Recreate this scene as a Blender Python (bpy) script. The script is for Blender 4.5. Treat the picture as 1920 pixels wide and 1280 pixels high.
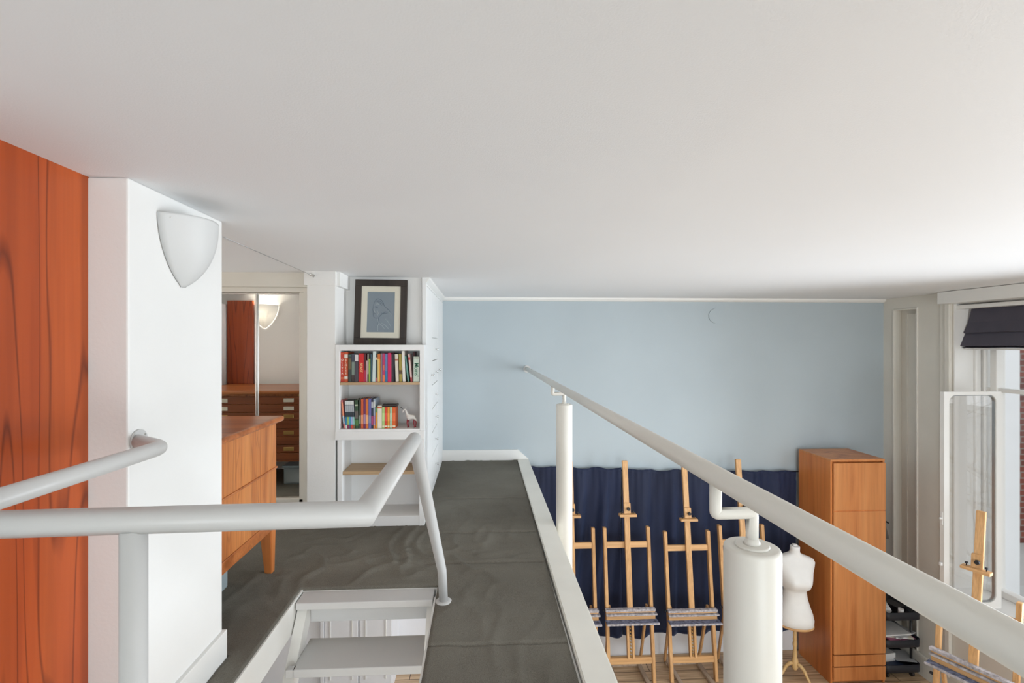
import bpy, bmesh, math, random
from mathutils import Vector, Matrix, noise
random.seed(4)
for o in list(bpy.data.objects): bpy.data.objects.remove(o)
SC = bpy.context.scene
COL = SC.collection
PI = math.pi
EYE = 3.585                       # camera height above the lower floor; all z below are relative to the eye, lifted at the end
# ------------------------------------------------------------------ camera
cam_d = bpy.data.cameras.new('camera'); cam = bpy.data.objects.new('camera', cam_d); COL.objects.link(cam)
cam_d.sensor_width = 36; cam_d.lens = 36*900/1920
cam_d.shift_x = 15/1920; cam_d.shift_y = 2/1920
cam_d.clip_start = .02
cam.location = (0, 0, 0); cam.rotation_euler = (PI/2, 0, -math.atan(.05))
SC.camera = cam
# ------------------------------------------------------------------ sky, window lamps, exposure
W = bpy.data.worlds.new('sky'); SC.world = W; W.use_nodes = True
wn = W.node_tree; bg = wn.nodes['Background']
tc = wn.nodes.new('ShaderNodeTexCoord'); sp = wn.nodes.new('ShaderNodeSeparateXYZ'); rp = wn.nodes.new('ShaderNodeValToRGB')
wn.links.new(tc.outputs['Generated'], sp.inputs[0]); wn.links.new(sp.outputs['Z'], rp.inputs[0]); wn.links.new(rp.outputs[0], bg.inputs[0])
rp.color_ramp.elements[0].position = 0.0; rp.color_ramp.elements[0].color = (.80, .84, .88, 1)
rp.color_ramp.elements[1].position = .6; rp.color_ramp.elements[1].color = (.93, .97, 1, 1)
bg.inputs[1].default_value = 1.25
SC.view_settings.view_transform = 'Standard'; SC.view_settings.look = 'None'
SC.view_settings.gamma = 1; SC.view_settings.use_curve_mapping = False
SC.view_settings.exposure = 0.28

def area(name, loc, rot, sx, sy, power=0, color=(1, 1, 1), portal=False):
    d = bpy.data.lights.new(name, 'AREA'); d.shape = 'RECTANGLE'; d.size = sx; d.size_y = sy; d.energy = power; d.color = color
    o = bpy.data.objects.new(name, d); COL.objects.link(o); o.location = loc; o.rotation_euler = rot
    if portal: d.cycles.is_portal = True
    return o
# portals only guide the sampling of the sky through the window openings
area('window_portal', (5.25, 3.6, -1.05), (0, PI/2, 0), 2.9, 2.1, portal=True)
# fill lamps added at window openings to lift the room above the sky's light
area('window_daylight', (4.90, .3, -1.05), (0, PI/2, 0), 2.8, 2.9, 92, (.85, .925, 1))
area('window_daylight', (.6, -6.95, -1.4), (PI/2, 0, 0), 6.2, 3.2, 340, (.86, .94, 1))  # rear source is invented, lifts the faces turned to the camera
a1 = area('window_daylight', (4.90, 3.0, -1.15), (0, PI/2, 0), 2.5, .8, 60, (.85, .925, 1)); a1.data.spread = math.radians(105)  # narrowed spread keeps this added lamp out of the sash reflection

# ------------------------------------------------------------------ materials
def mat(name, color, rough=.6, metal=0, spec=.5, **k):
    m = bpy.data.materials.new(name); m.use_nodes = True
    b = m.node_tree.nodes['Principled BSDF']
    b.inputs['Base Color'].default_value = (*color, 1); b.inputs['Roughness'].default_value = rough
    b.inputs['Metallic'].default_value = metal; b.inputs['Specular IOR Level'].default_value = spec
    for kk, v in k.items(): b.inputs[kk.replace('_', ' ')].default_value = v
    return m
def N(m, t, **k):
    n = m.node_tree.nodes.new(t)
    for a, v in k.items(): setattr(n, a, v)
    return n
def L(m, a, b): m.node_tree.links.new(a, b)
def coords(m, scale=(1, 1, 1), rot=(0, 0, 0)):
    t = N(m, 'ShaderNodeTexCoord'); p = N(m, 'ShaderNodeMapping')
    p.inputs['Scale'].default_value = scale; p.inputs['Rotation'].default_value = rot
    L(m, t.outputs['Object'], p.inputs['Vector']); return p.outputs[0]
def painted(name, color, rough=.55, var=.04, bump=.15, bs=60, cs=3.0, spec=.4):
    m = mat(name, color, rough, spec=spec); b = m.node_tree.nodes['Principled BSDF']
    v = coords(m)
    n1 = N(m, 'ShaderNodeTexNoise'); n1.inputs['Scale'].default_value = cs; n1.inputs['Detail'].default_value = 4; L(m, v, n1.inputs['Vector'])
    r = N(m, 'ShaderNodeValToRGB'); r.color_ramp.elements[0].position = .3; r.color_ramp.elements[1].position = .7
    r.color_ramp.elements[0].color = (*[c*(1-var) for c in color], 1); r.color_ramp.elements[1].color = (*[min(1, c*(1+var)) for c in color], 1)
    L(m, n1.outputs['Fac'], r.inputs[0]); L(m, r.outputs[0], b.inputs['Base Color'])
    n2 = N(m, 'ShaderNodeTexNoise'); n2.inputs['Scale'].default_value = bs; n2.inputs['Detail'].default_value = 3; L(m, v, n2.inputs['Vector'])
    bp = N(m, 'ShaderNodeBump'); bp.inputs['Strength'].default_value = bump; bp.inputs['Distance'].default_value = .004
    L(m, n2.outputs['Fac'], bp.inputs['Height']); L(m, bp.outputs[0], b.inputs['Normal'])
    return m
def wood(name, c0, c1, c2, axis='z', scale=1.0, rough=.38, figure=.5, spec=.45, bump=.06, across=14, veins=0):
    """c0 dark grain, c1 base, c2 light; axis = direction of the grain"""
    m = mat(name, c1, rough, spec=spec); b = m.node_tree.nodes['Principled BSDF']
    a = {'x': (.7, across, across), 'y': (across, .7, across), 'z': (across, across, .7)}[axis]
    v = coords(m, tuple(q*scale for q in a))
    n1 = N(m, 'ShaderNodeTexNoise'); n1.inputs['Scale'].default_value = 1; n1.inputs['Detail'].default_value = 6; n1.inputs['Distortion'].default_value = .5; L(m, v, n1.inputs['Vector'])
    r = N(m, 'ShaderNodeValToRGB'); e = r.color_ramp.elements
    e[0].position = .28; e[0].color = (*c0, 1); e[1].position = .72; e[1].color = (*c2, 1)
    x = e.new(.46); x.color = (*c1, 1)
    L(m, n1.outputs['Fac'], r.inputs[0])
    a2 = {'x': (2, across*7, across*7), 'y': (across*7, 2, across*7), 'z': (across*7, across*7, 2)}[axis]
    v2 = coords(m, tuple(q*scale for q in a2))
    n2 = N(m, 'ShaderNodeTexNoise'); n2.inputs['Scale'].default_value = 1; n2.inputs['Detail'].default_value = 4; L(m, v2, n2.inputs['Vector'])
    mx = N(m, 'ShaderNodeMixRGB', blend_type='MULTIPLY'); mx.inputs[0].default_value = figure
    r2 = N(m, 'ShaderNodeValToRGB'); r2.color_ramp.elements[0].position = .35; r2.color_ramp.elements[0].color = (.55, .5, .48, 1); r2.color_ramp.elements[1].position = .6; r2.color_ramp.elements[1].color = (1, 1, 1, 1)
    L(m, n2.outputs['Fac'], r2.inputs[0]); L(m, r.outputs[0], mx.inputs[1]); L(m, r2.outputs[0], mx.inputs[2]); L(m, mx.outputs[0], b.inputs['Base Color'])
    if veins:            # long dark growth lines
        a3 = {'x': (.22, 3.4, 3.4), 'y': (3.4, .22, 3.4), 'z': (3.4, 3.4, .22)}[axis]
        v3 = coords(m, tuple(q*scale*2 for q in a3)); n3 = N(m, 'ShaderNodeTexNoise'); n3.inputs['Scale'].default_value = 1; n3.inputs['Detail'].default_value = 2.5; L(m, v3, n3.inputs['Vector'])
        f1 = N(m, 'ShaderNodeMath', operation='MULTIPLY'); f1.inputs[1].default_value = 16; f2 = N(m, 'ShaderNodeMath', operation='PINGPONG'); f2.inputs[1].default_value = .5
        L(m, n3.outputs['Fac'], f1.inputs[0]); L(m, f1.outputs[0], f2.inputs[0]); r3 = N(m, 'ShaderNodeValToRGB'); r3.color_ramp.elements[0].position = .0; r3.color_ramp.elements[0].color = (.30, .22, .20, 1); r3.color_ramp.elements[1].position = .11; r3.color_ramp.elements[1].color = (1, 1, 1, 1)
        L(m, f2.outputs[0], r3.inputs[0]); m2 = N(m, 'ShaderNodeMixRGB', blend_type='MULTIPLY'); m2.inputs[0].default_value = veins; L(m, mx.outputs[0], m2.inputs[1]); L(m, r3.outputs[0], m2.inputs[2]); L(m, m2.outputs[0], b.inputs['Base Color'])
    bp = N(m, 'ShaderNodeBump'); bp.inputs['Strength'].default_value = bump; bp.inputs['Distance'].default_value = .002
    L(m, n2.outputs['Fac'], bp.inputs['Height']); L(m, bp.outputs[0], b.inputs['Normal'])
    return m
def glass(name, tint=(1, 1, 1), refl=1.0, rough=0.0):
    m = bpy.data.materials.new(name); m.use_nodes = True; nt = m.node_tree; nt.nodes.clear()
    out = N(m, 'ShaderNodeOutputMaterial'); t = N(m, 'ShaderNodeBsdfTransparent'); g = N(m, 'ShaderNodeBsdfGlossy'); f = N(m, 'ShaderNodeLayerWeight'); mx = N(m, 'ShaderNodeMixShader')
    t.inputs[0].default_value = (*tint, 1); g.inputs['Roughness'].default_value = rough; f.inputs[0].default_value = .5
    pw = N(m, 'ShaderNodeMath', operation='POWER'); pw.inputs[1].default_value = 4.5
    mu = N(m, 'ShaderNodeMath', operation='MULTIPLY_ADD'); mu.inputs[1].default_value = .9; mu.inputs[2].default_value = .045*refl; mu.use_clamp = True
    L(m, f.outputs['Facing'], pw.inputs[0]); L(m, pw.outputs[0], mu.inputs[0]); L(m, mu.outputs[0], mx.inputs[0]); L(m, t.outputs[0], mx.inputs[1]); L(m, g.outputs[0], mx.inputs[2]); L(m, mx.outputs[0], out.inputs[0])
    return m
M_CEIL = painted('ceiling_paint', (.83, .835, .84), .62, .012, .10, 220, .8)
M_WALL = painted('white_wall_paint', (.80, .79, .765), .6, .02, .12, 90, 2)
M_CREAM = painted('cream_joinery_paint', (.72, .69, .62), .45, .03, .08, 60)  # one even cream tone for window wall and closet frame
M_BLUE = painted('pale_blue_wall_paint', (.43, .49, .52), .65, .03, .10, 110, 1.2)
M_TRIM = painted('white_gloss_joinery', (.80, .79, .76), .35, .015, .05, 40)
M_GREYTREAD = painted('grey_stair_paint', (.62, .62, .61), .42, .02, .08, 150)
M_WHITESTAIR = painted('white_stair_paint', (.76, .75, .71), .4, .02, .06, 60)
M_RAIL = painted('cream_enamel_on_steel', (.70, .68, .625), .33, .015, .05, 35)
M_RAILW = painted('white_enamel_on_steel', (.57, .565, .55), .36, .015, .05, 35)
M_COPING = painted('cream_coping_paint', (.83, .81, .74), .42, .04, .05, 30, 4)
M_LAM = mat('white_melamine', (.80, .80, .79), .4)
M_LAMUP = painted('white_cupboard_paint', (.80, .80, .785), .4, .01, .03, 60)
M_LOWWALL = painted('white_lower_wall_paint', (.84, .84, .86), .55, .02, .1, 60)
M_PANEL = wood('red_teak_veneer', (.20, .036, .008), (.38, .060, .010), (.50, .098, .018), 'z', .55, .30, .35, across=9, veins=.75)
M_TEAK = wood('golden_teak_veneer', (.27, .088, .023), (.50, .165, .044), (.62, .240, .070), 'z', 1.0, .36, .45, across=12, veins=.35)
M_TEAKX = wood('teak_top_wood', (.24, .070, .018), (.42, .130, .036), (.52, .190, .060), 'x', 1.0, .28, .4, across=12)
M_DRAWER = wood('dark_teak_drawer_fronts', (.12, .032, .010), (.24, .066, .020), (.32, .095, .03), 'x', 1.0, .35, .4)
M_WARD = wood('cherry_veneer', (.42, .130, .034), (.60, .225, .070), (.68, .290, .100), 'z', .8, .34, .25, across=7)
M_WARDS = wood('cherry_veneer_side', (.46, .135, .032), (.62, .200, .052), (.70, .26, .075), 'z', .8, .34, .25, across=7)  # veneer copy with tone raised to offset shade on the wardrobe side
M_OAK = wood('light_oak_shelf', (.36, .23, .12), (.50, .34, .19), (.60, .43, .26), 'x', 1, .5, .4)
M_BEECH = wood('beech_wood', (.48, .245, .088), (.66, .37, .155), (.76, .46, .22), 'z', 1.2, .5, .4)
M_BEECHX = wood('beech_wood_across', (.48, .245, .088), (.66, .37, .155), (.76, .46, .22), 'x', 1.2, .5, .4)
M_FOOT = wood('worn_beech_wood', (.34, .24, .17), (.48, .36, .26), (.58, .45, .34), 'y', 1.2, .6, .4)
M_PINE = wood('turned_pine', (.52, .29, .10), (.68, .44, .19), (.76, .52, .26), 'z', 1.2, .45, .3)
M_BLACK = mat('black_plastic', (.015, .015, .017), .45)
M_BLACKMET = mat('black_powder_coat', (.018, .020, .027), .5)
M_STEEL = mat('brushed_steel', (.62, .60, .57), .28, 1.0)
M_CHROME = mat('polished_chrome', (.78, .78, .78), .10, 1.0)
M_BRASS = mat('brass', (.62, .42, .16), .35, 1.0)
M_MIRROR = mat('mirror_silvering', (.80, .79, .76), .015, 1.0)
M_GLASS = glass('window_glass')
M_GLASS2 = glass('secondary_glazing_glass', refl=3.2)
M_PICGLASS = glass('picture_glass', refl=.6)
M_DARKFRAME = wood('dark_brown_frame_wood', (.016, .010, .007), (.030, .021, .016), (.045, .032, .025), 'z', 1, .5, .4)
M_MOUNT = mat('cream_mount_board', (.76, .72, .60), .8)
M_PAPERBLUE = painted('grey_blue_drawing_paper', (.235, .285, .325), .85, .04, .05, 80)
M_PENCIL = mat('dark_pencil', (.10, .14, .19), .8)
M_CHALK = mat('white_chalk', (.42, .47, .50), .8)
M_BLIND = painted('charcoal_blind_fabric', (.080, .074, .096), .85, .08, .3, 400, 5)
M_LINING = mat('pale_blind_lining', (.62, .60, .58), .8)
M_PAPER = mat('white_paper', (.80, .80, .79), .7)
M_GREYPAPER = mat('grey_printed_paper', (.42, .43, .44), .6)
M_CALICO = painted('white_bust_fabric', (.80, .78, .75), .8, .03, .3, 300, 8)
M_SHADE = mat('opal_white_glass', (.78, .78, .77), .55, Subsurface_Weight=.0)
_n = M_SHADE.node_tree.nodes; _o = _n['Material Output']; _tr = _n.new('ShaderNodeBsdfTranslucent'); _tr.inputs[0].default_value = (.85, .83, .78, 1); _mx = _n.new('ShaderNodeMixShader'); _mx.inputs[0].default_value = .22
M_SHADE.node_tree.links.new(_n['Principled BSDF'].outputs[0], _mx.inputs[1]); M_SHADE.node_tree.links.new(_tr.outputs[0], _mx.inputs[2]); M_SHADE.node_tree.links.new(_mx.outputs[0], _o.inputs[0])
M_CLEARPLASTIC = mat('clear_plastic_box', (.55, .66, .70), .25, Alpha=.55)
M_LIDBLUE = mat('pale_blue_plastic_lid', (.45, .60, .68), .35)
M_GREYSHADE = mat('grey_lamp_metal', (.35, .36, .36), .3, .7)
M_BRANCH = mat('bare_bark', (.30, .26, .21), .8)
M_RENDER = painted('white_exterior_render', (.86, .88, .90), .8, .02, .1, 30)
M_WASH = painted('paint_smeared_beech', (.40, .37, .38), .6, .5, .3, 60, 35)
M_WASHBLUE = painted('blue_paint_smeared_beech', (.14, .16, .24), .6, .7, .3, 60, 30)
def navy():
    m = painted('navy_curtain_cloth', (.008, .014, .044), .7, .25, .2, 500, 1.5); b = m.node_tree.nodes['Principled BSDF']
    b.inputs['Sheen Weight'].default_value = .25; b.inputs['Sheen Tint'].default_value = (.35, .5, .9, 1); return m
M_NAVY = navy()
def carpet():
    m = mat('charcoal_felt_carpet', (.085, .078, .065), .95, spec=.1); b = m.node_tree.nodes['Principled BSDF']
    v = coords(m)
    n = N(m, 'ShaderNodeTexNoise'); n.inputs['Scale'].default_value = 1.3; n.inputs['Detail'].default_value = 5; L(m, v, n.inputs['Vector'])
    r = N(m, 'ShaderNodeValToRGB'); r.color_ramp.elements[0].position = .35; r.color_ramp.elements[0].color = (.150, .138, .114, 1)
    r.color_ramp.elements[1].position = .68; r.color_ramp.elements[1].color = (.225, .212, .178, 1); L(m, n.outputs['Fac'], r.inputs[0])
    f = N(m, 'ShaderNodeTexNoise'); f.inputs['Scale'].default_value = 420; f.inputs['Detail'].default_value = 2; L(m, v, f.inputs['Vector'])
    mx = N(m, 'ShaderNodeMixRGB', blend_type='MULTIPLY'); mx.inputs[0].default_value = .7
    r2 = N(m, 'ShaderNodeValToRGB'); r2.color_ramp.elements[0].position = .3; r2.color_ramp.elements[0].color = (.45, .45, .45, 1); r2.color_ramp.elements[1].position = .65; r2.color_ramp.elements[1].color = (1.2, 1.2, 1.2, 1)
    L(m, f.outputs['Fac'], r2.inputs[0]); L(m, r.outputs[0], mx.inputs[1]); L(m, r2.outputs[0], mx.inputs[2]); L(m, mx.outputs[0], b.inputs['Base Color'])
    bp = N(m, 'ShaderNodeBump'); bp.inputs['Strength'].default_value = .5; bp.inputs['Distance'].default_value = .004
    L(m, f.outputs['Fac'], bp.inputs['Height']); L(m, bp.outputs[0], b.inputs['Normal']); return m
M_CARPET = carpet()
def planks():
    m = mat('pine_floorboards', (.5, .3, .13), .4); b = m.node_tree.nodes['Principled BSDF']
    v = coords(m, (1, 1, 1))
    br = N(m, 'ShaderNodeTexBrick'); br.offset = .5; br.inputs['Scale'].default_value = 1; br.inputs['Brick Width'].default_value = 2.6; br.inputs['Row Height'].default_value = .14
    br.inputs['Mortar Size'].default_value = .004; br.inputs['Color1'].default_value = (.74, .56, .37, 1); br.inputs['Color2'].default_value = (.62, .44, .27, 1); br.inputs['Mortar'].default_value = (.09, .045, .02, 1)
    L(m, v, br.inputs['Vector'])
    v2 = coords(m, (1.2, 22, 1)); n = N(m, 'ShaderNodeTexNoise'); n.inputs['Scale'].default_value = 1.5; n.inputs['Detail'].default_value = 6; n.inputs['Distortion'].default_value = 1; L(m, v2, n.inputs['Vector'])
    r = N(m, 'ShaderNodeValToRGB'); r.color_ramp.elements[0].position = .3; r.color_ramp.elements[0].color = (.62, .52, .45, 1); r.color_ramp.elements[1].position = .65; r.color_ramp.elements[1].color = (1.15, 1.15, 1.15, 1)
    L(m, n.outputs['Fac'], r.inputs[0])
    mx = N(m, 'ShaderNodeMixRGB', blend_type='MULTIPLY'); mx.inputs[0].default_value = 1; L(m, br.outputs['Color'], mx.inputs[1]); L(m, r.outputs[0], mx.inputs[2]); L(m, mx.outputs[0], b.inputs['Base Color'])
    return m
M_FLOOR = planks()
def brickm():
    m = mat('red_brickwork', (.4, .15, .1), .8); b = m.node_tree.nodes['Principled BSDF']
    v = coords(m, (1, 1, 1), (PI/2, 0, 0)); br = N(m, 'ShaderNodeTexBrick'); br.inputs['Scale'].default_value = 1; br.inputs['Brick Width'].default_value = .42; br.inputs['Row Height'].default_value = .15
    br.inputs['Mortar Size'].default_value = .02; br.inputs['Color1'].default_value = (.20, .052, .032, 1); br.inputs['Color2'].default_value = (.12, .035, .026, 1); br.inputs['Mortar'].default_value = (.20, .16, .14, 1)
    L(m, v, br.inputs['Vector']); L(m, br.outputs['Color'], b.inputs['Base Color']); return m
M_BRICK = brickm()

# ------------------------------------------------------------------ mesh helpers
def B(): return bmesh.new()
def box(bm, x0, x1, y0, y1, z0, z1, bev=0, seg=2, M=None):
    r = bmesh.ops.create_cube(bm, size=1)
    vs = r['verts']
    mt = Matrix.Translation(((x0+x1)/2, (y0+y1)/2, (z0+z1)/2)) @ Matrix.Diagonal((abs(x1-x0), abs(y1-y0), abs(z1-z0), 1))
    bmesh.ops.transform(bm, matrix=(M @ mt) if M else mt, verts=vs)
    if bev:
        es = list({e for v in vs for e in v.link_edges})
        bmesh.ops.bevel(bm, geom=es, offset=bev, segments=seg, affect='EDGES', profile=.5)
    return bm
def ring(bm, c, u, v, r, n, rv=None):
    rv = r if rv is None else rv
    return [bm.verts.new(c+u*(r*math.cos(2*PI*i/n))+v*(rv*math.sin(2*PI*i/n))) for i in range(n)]
def bridge(bm, a, b, smooth=True):
    n = len(a)
    for i in range(n):
        f = bm.faces.new((a[i], a[(i+1) % n], b[(i+1) % n], b[i])); f.smooth = smooth
def tube(bm, pts, r, n=24, caps=True, bend=0):
    """round bar through pts; r number or list. Mitred joints."""
    P = [Vector(p) for p in pts]; R = r if isinstance(r, (list, tuple)) else [r]*len(P)
    if bend:                                   # round the inner corners a little
        Q = [P[0]]; RR = [R[0]]
        for i in range(1, len(P)-1):
            a = (P[i-1]-P[i]).normalized()*bend; c = (P[i+1]-P[i]).normalized()*bend
            for t in (0, .25, .5, .75, 1):
                Q.append((P[i]+a)*(1-t)**2+P[i]*2*t*(1-t)+(P[i]+c)*t*t); RR.append(R[i])
        Q.append(P[-1]); RR.append(R[-1]); P, R = Q, RR
    d0 = (P[1]-P[0]).normalized(); up = Vector((0, 0, 1)) if abs(d0.z) < .9 else Vector((1, 0, 0))
    u = d0.cross(up).normalized(); prev = None; last = None; dprev = d0
    for i, p in enumerate(P):
        din = (P[i]-P[i-1]).normalized() if i else d0
        dout = (P[i+1]-P[i]).normalized() if i < len(P)-1 else din
        q = dprev.rotation_difference(din); u = (q @ u).normalized(); dprev = din
        v = din.cross(u).normalized()
        nb = (din+dout).normalized(); rg = []
        for k in range(n):
            off = u*(R[i]*math.cos(2*PI*k/n))+v*(R[i]*math.sin(2*PI*k/n))
            t = -off.dot(nb)/max(.2, din.dot(nb)); rg.append(bm.verts.new(p+off+din*t))
        if last: bridge(bm, last, rg)
        elif caps: bm.faces.new(rg[::-1])
        last = rg
    if caps: bm.faces.new(last)
    return bm
def lathe(bm, prof, n=32, c=(0, 0), sx=1, sy=1):
    last = None
    for r, z in prof:
        rg = [bm.verts.new((c[0]+sx*r*math.cos(2*PI*i/n), c[1]+sy*r*math.sin(2*PI*i/n), z)) for i in range(n)]
        if last: bridge(bm, last, rg)
        else: bm.faces.new(rg[::-1])
        last = rg
    bm.faces.new(last); return bm
def prism(bm, poly, a0, a1, axis='y'):
    """poly: 2D points; extruded along axis from a0 to a1"""
    f = {'y': lambda p, a: (p[0], a, p[1]), 'x': lambda p, a: (a, p[0], p[1]), 'z': lambda p, a: (p[0], p[1], a)}[axis]
    A = [bm.verts.new(f(p, a0)) for p in poly]; C = [bm.verts.new(f(p, a1)) for p in poly]
    bm.faces.new(A); bm.faces.new(C[::-1])
    for i in range(len(A)): bm.faces.new((A[i], C[i], C[(i+1) % len(A)], A[(i+1) % len(A)]))
    return bm
def obj(name, bm, m, parent=None, world=True, smooth=False, loc=None):
    """link bm as one mesh; with a parent and world=True the mesh was drawn in room coordinates"""
    bmesh.ops.recalc_face_normals(bm, faces=bm.faces)
    me = bpy.data.meshes.new(name)
    p = Vector((0, 0, 0))
    if parent and world:
        q = parent
        while q: p += Vector(q.location); q = q.parent
    elif not parent and loc is None and len(bm.verts):
        xs = [v.co for v in bm.verts]; p = Vector((sum(v.x for v in xs)/len(xs), sum(v.y for v in xs)/len(xs), min(v.z for v in xs)))
    if p.length: bmesh.ops.translate(bm, vec=-p, verts=bm.verts)
    bm.to_mesh(me); bm.free(); me.materials.append(m)
    if smooth:
        for f in me.polygons: f.use_smooth = True
    o = bpy.data.objects.new(name, me); COL.objects.link(o)
    if parent: o.parent = parent
    elif loc is None: o.location = p
    else: o.location = loc
    return o
def tag(o, label, cat, group=None, kind=None):
    o['label'] = label; o['category'] = cat
    if group: o['group'] = group
    if kind: o['kind'] = kind
    return o
def thing(name, label, cat, loc=(0, 0, 0), rz=0, group=None):
    o = bpy.data.objects.new(name, None); COL.objects.link(o); o.location = loc; o.rotation_euler = (0, 0, rz); o.empty_display_size = .1
    return tag(o, label, cat, group)
def struct(name, bm, m, parent=None):
    o = obj(name, bm, m, parent); 
    if not parent: o['kind'] = 'structure'
    return o
def sempty(name, loc=(0, 0, 0)):
    o = bpy.data.objects.new(name, None); COL.objects.link(o); o.location = loc; o['kind'] = 'structure'; return o
def copytree(o, parent=None):
    c = o.copy(); COL.objects.link(c); c.parent = parent
    for ch in list(o.children): copytree(ch, c)
    return c
def text(name, s, size, m, parent, loc, rot, ext=.0004, font_scale=1):
    cu = bpy.data.curves.new(name, 'FONT'); cu.body = s; cu.size = size; cu.align_x = 'CENTER'; cu.align_y = 'CENTER'; cu.extrude = ext; cu.offset = size*.012
    t = bpy.data.objects.new(name, cu); COL.objects.link(t)
    dg = bpy.context.evaluated_depsgraph_get(); me = bpy.data.meshes.new_from_object(t.evaluated_get(dg))
    bpy.data.objects.remove(t); me.materials.clear(); me.materials.append(m)
    o = bpy.data.objects.new(name, me); COL.objects.link(o); o.parent = parent; o.location = loc; o.rotation_euler = rot; o.scale = (font_scale, 1, 1)
    return o

# ------------------------------------------------------------------ main dimensions (z from eye level)
MZ = -1.33; FL = -3.585; CE = .51; YB = 5.44; XR = 4.76; YR = -7.0
HX0, HX1, HY0, HY1 = -.962, -.235, .95, 2.645          # stair opening in the gallery

# ================================================================== STRUCTURE
bm = B(); box(bm, -4.1, 5.2, YR, YB+.1, FL-.1, FL); struct('floor', bm, M_FLOOR)
bm = B(); box(bm, -4.1, XR+.4, YR-.2, YB+.2, CE, CE+.15); struct('ceiling', bm, M_CEIL)
bm = B(); box(bm, -4.1, 5.2, YB, YB+.2, -3.2, CE+.05); struct('wall_back', bm, M_BLUE)
bm = B(); box(bm, -4.1, 5.2, YB-.012, YB+.2, FL, -3.2); box(bm, -4.1, .2, YB-.012, YB+.2, -3.2, MZ-.15); struct('baseboard_back_lower', bm, M_LOWWALL)
# gallery slab around the stair opening
sl = B()
for x0, x1, y0, y1 in ((-4.0, HX0, YR, YB), (HX1, .40, YR, YB), (HX0, HX1, YR, HY0), (HX0, HX1, HY1, YB)):
    box(sl, x0, x1, y0, y1, MZ-.15, MZ-.012)
struct('floor_gallery', sl, M_WHITESTAIR)
# white rim around the stair opening
bm = B()
box(bm, HX0-.004, HX0+.006, HY0, HY1, MZ-.155, MZ-.004)
box(bm, HX1-.004, HX1+.008, HY0, HY1-.12, MZ-.155, MZ-.001)
box(bm, HX0, HX1, HY0-.004, HY0+.006, MZ-.155, MZ-.004)
struct('trim_stairwell', bm, M_WHITESTAIR)
# coping on the gallery edge
bm = B()
vs = [(.423, YB), (.548, YB), (.505, YR), (.352, YR)]
prism(bm, [(p[0], p[1]) for p in vs], MZ-.16, MZ+.014, 'z')
es = [e for e in bm.edges if abs(e.verts[0].co.z-e.verts[1].co.z) < .001 and e.verts[0].co.z > MZ]
bmesh.ops.bevel(bm, geom=es, offset=.006, segments=2, affect='EDGES')
struct('trim_coping', bm, M_COPING)
bm = B()
prism(bm, [(-.42, MZ), (.43, MZ), (.548, MZ+.010), (.43, MZ+.118), (-.42, MZ+.118)], YB-.02, YB, 'y')
struct('baseboard_gallery', bm, M_TRIM)
bm = B(); prism(bm, [(YB, CE), (YB-.04, CE), (YB-.036, CE-.018), (YB-.018, CE-.036), (YB, CE-.04)], -.42, XR, 'x'); struct('trim_cornice', bm, M_TRIM)
# left teak panel wall, column and alcove
bm = B(); box(bm, -1.30, -1.205, .95, 1.545, MZ-.15, CE); struct('wall_left', bm, M_PANEL)
bm = B(); box(bm, -1.30, -1.205, YR, .95, FL, CE); box(bm, -1.30, -1.205, .95, 1.545, FL, MZ-.15); struct('wall_left_plain', bm, M_WALL)  # unseen stretch kept white so less red bounces onto the ceiling
bm = B(); box(bm, -1.46, -1.086, 1.54, 2.083, FL, CE, .006); struct('wall_left_column', bm, M_WALL)
bm = B(); box(bm, -1.40, -1.072, 2.02, 2.083, MZ-.01, MZ+.11); box(bm, -1.10, -1.068, 1.0, 2.088, MZ-.01, MZ+.118, .003); struct('baseboard_column', bm, M_TRIM)
bm = B(); box(bm, -3.6, -1.44, 1.98, 2.08, MZ, CE); struct('wall_alcove', bm, M_WALL)
bm = B(); box(bm, -4.1, -3.4, 1.98, YB, MZ, CE); struct('wall_alcove_side', bm, M_WALL)
bm = B(); box(bm, -4.1, -4.0, YR, YB, FL, MZ); struct('wall_left_lower', bm, M_LOWWALL)
area('window_daylight', (-3.385, 2.85, -.2), (0, -PI/2, 0), .9, .9, 13, (1, .97, .90))  # added lamp on the solid side wall, brightens the alcove
e = sempty('window_4', (-3.39, 2.85, -.7)); b = B()  # unseen window frame made up to go with the alcove lamp
for y in (2.38, 3.32): box(b, -3.40, -3.375, y-.03, y+.03, -.72, .32)
for z in (-.70, .30): box(b, -3.40, -3.375, 2.38, 3.32, z-.03, z+.03)
obj('window_frame', b, M_TRIM, e)
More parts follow.
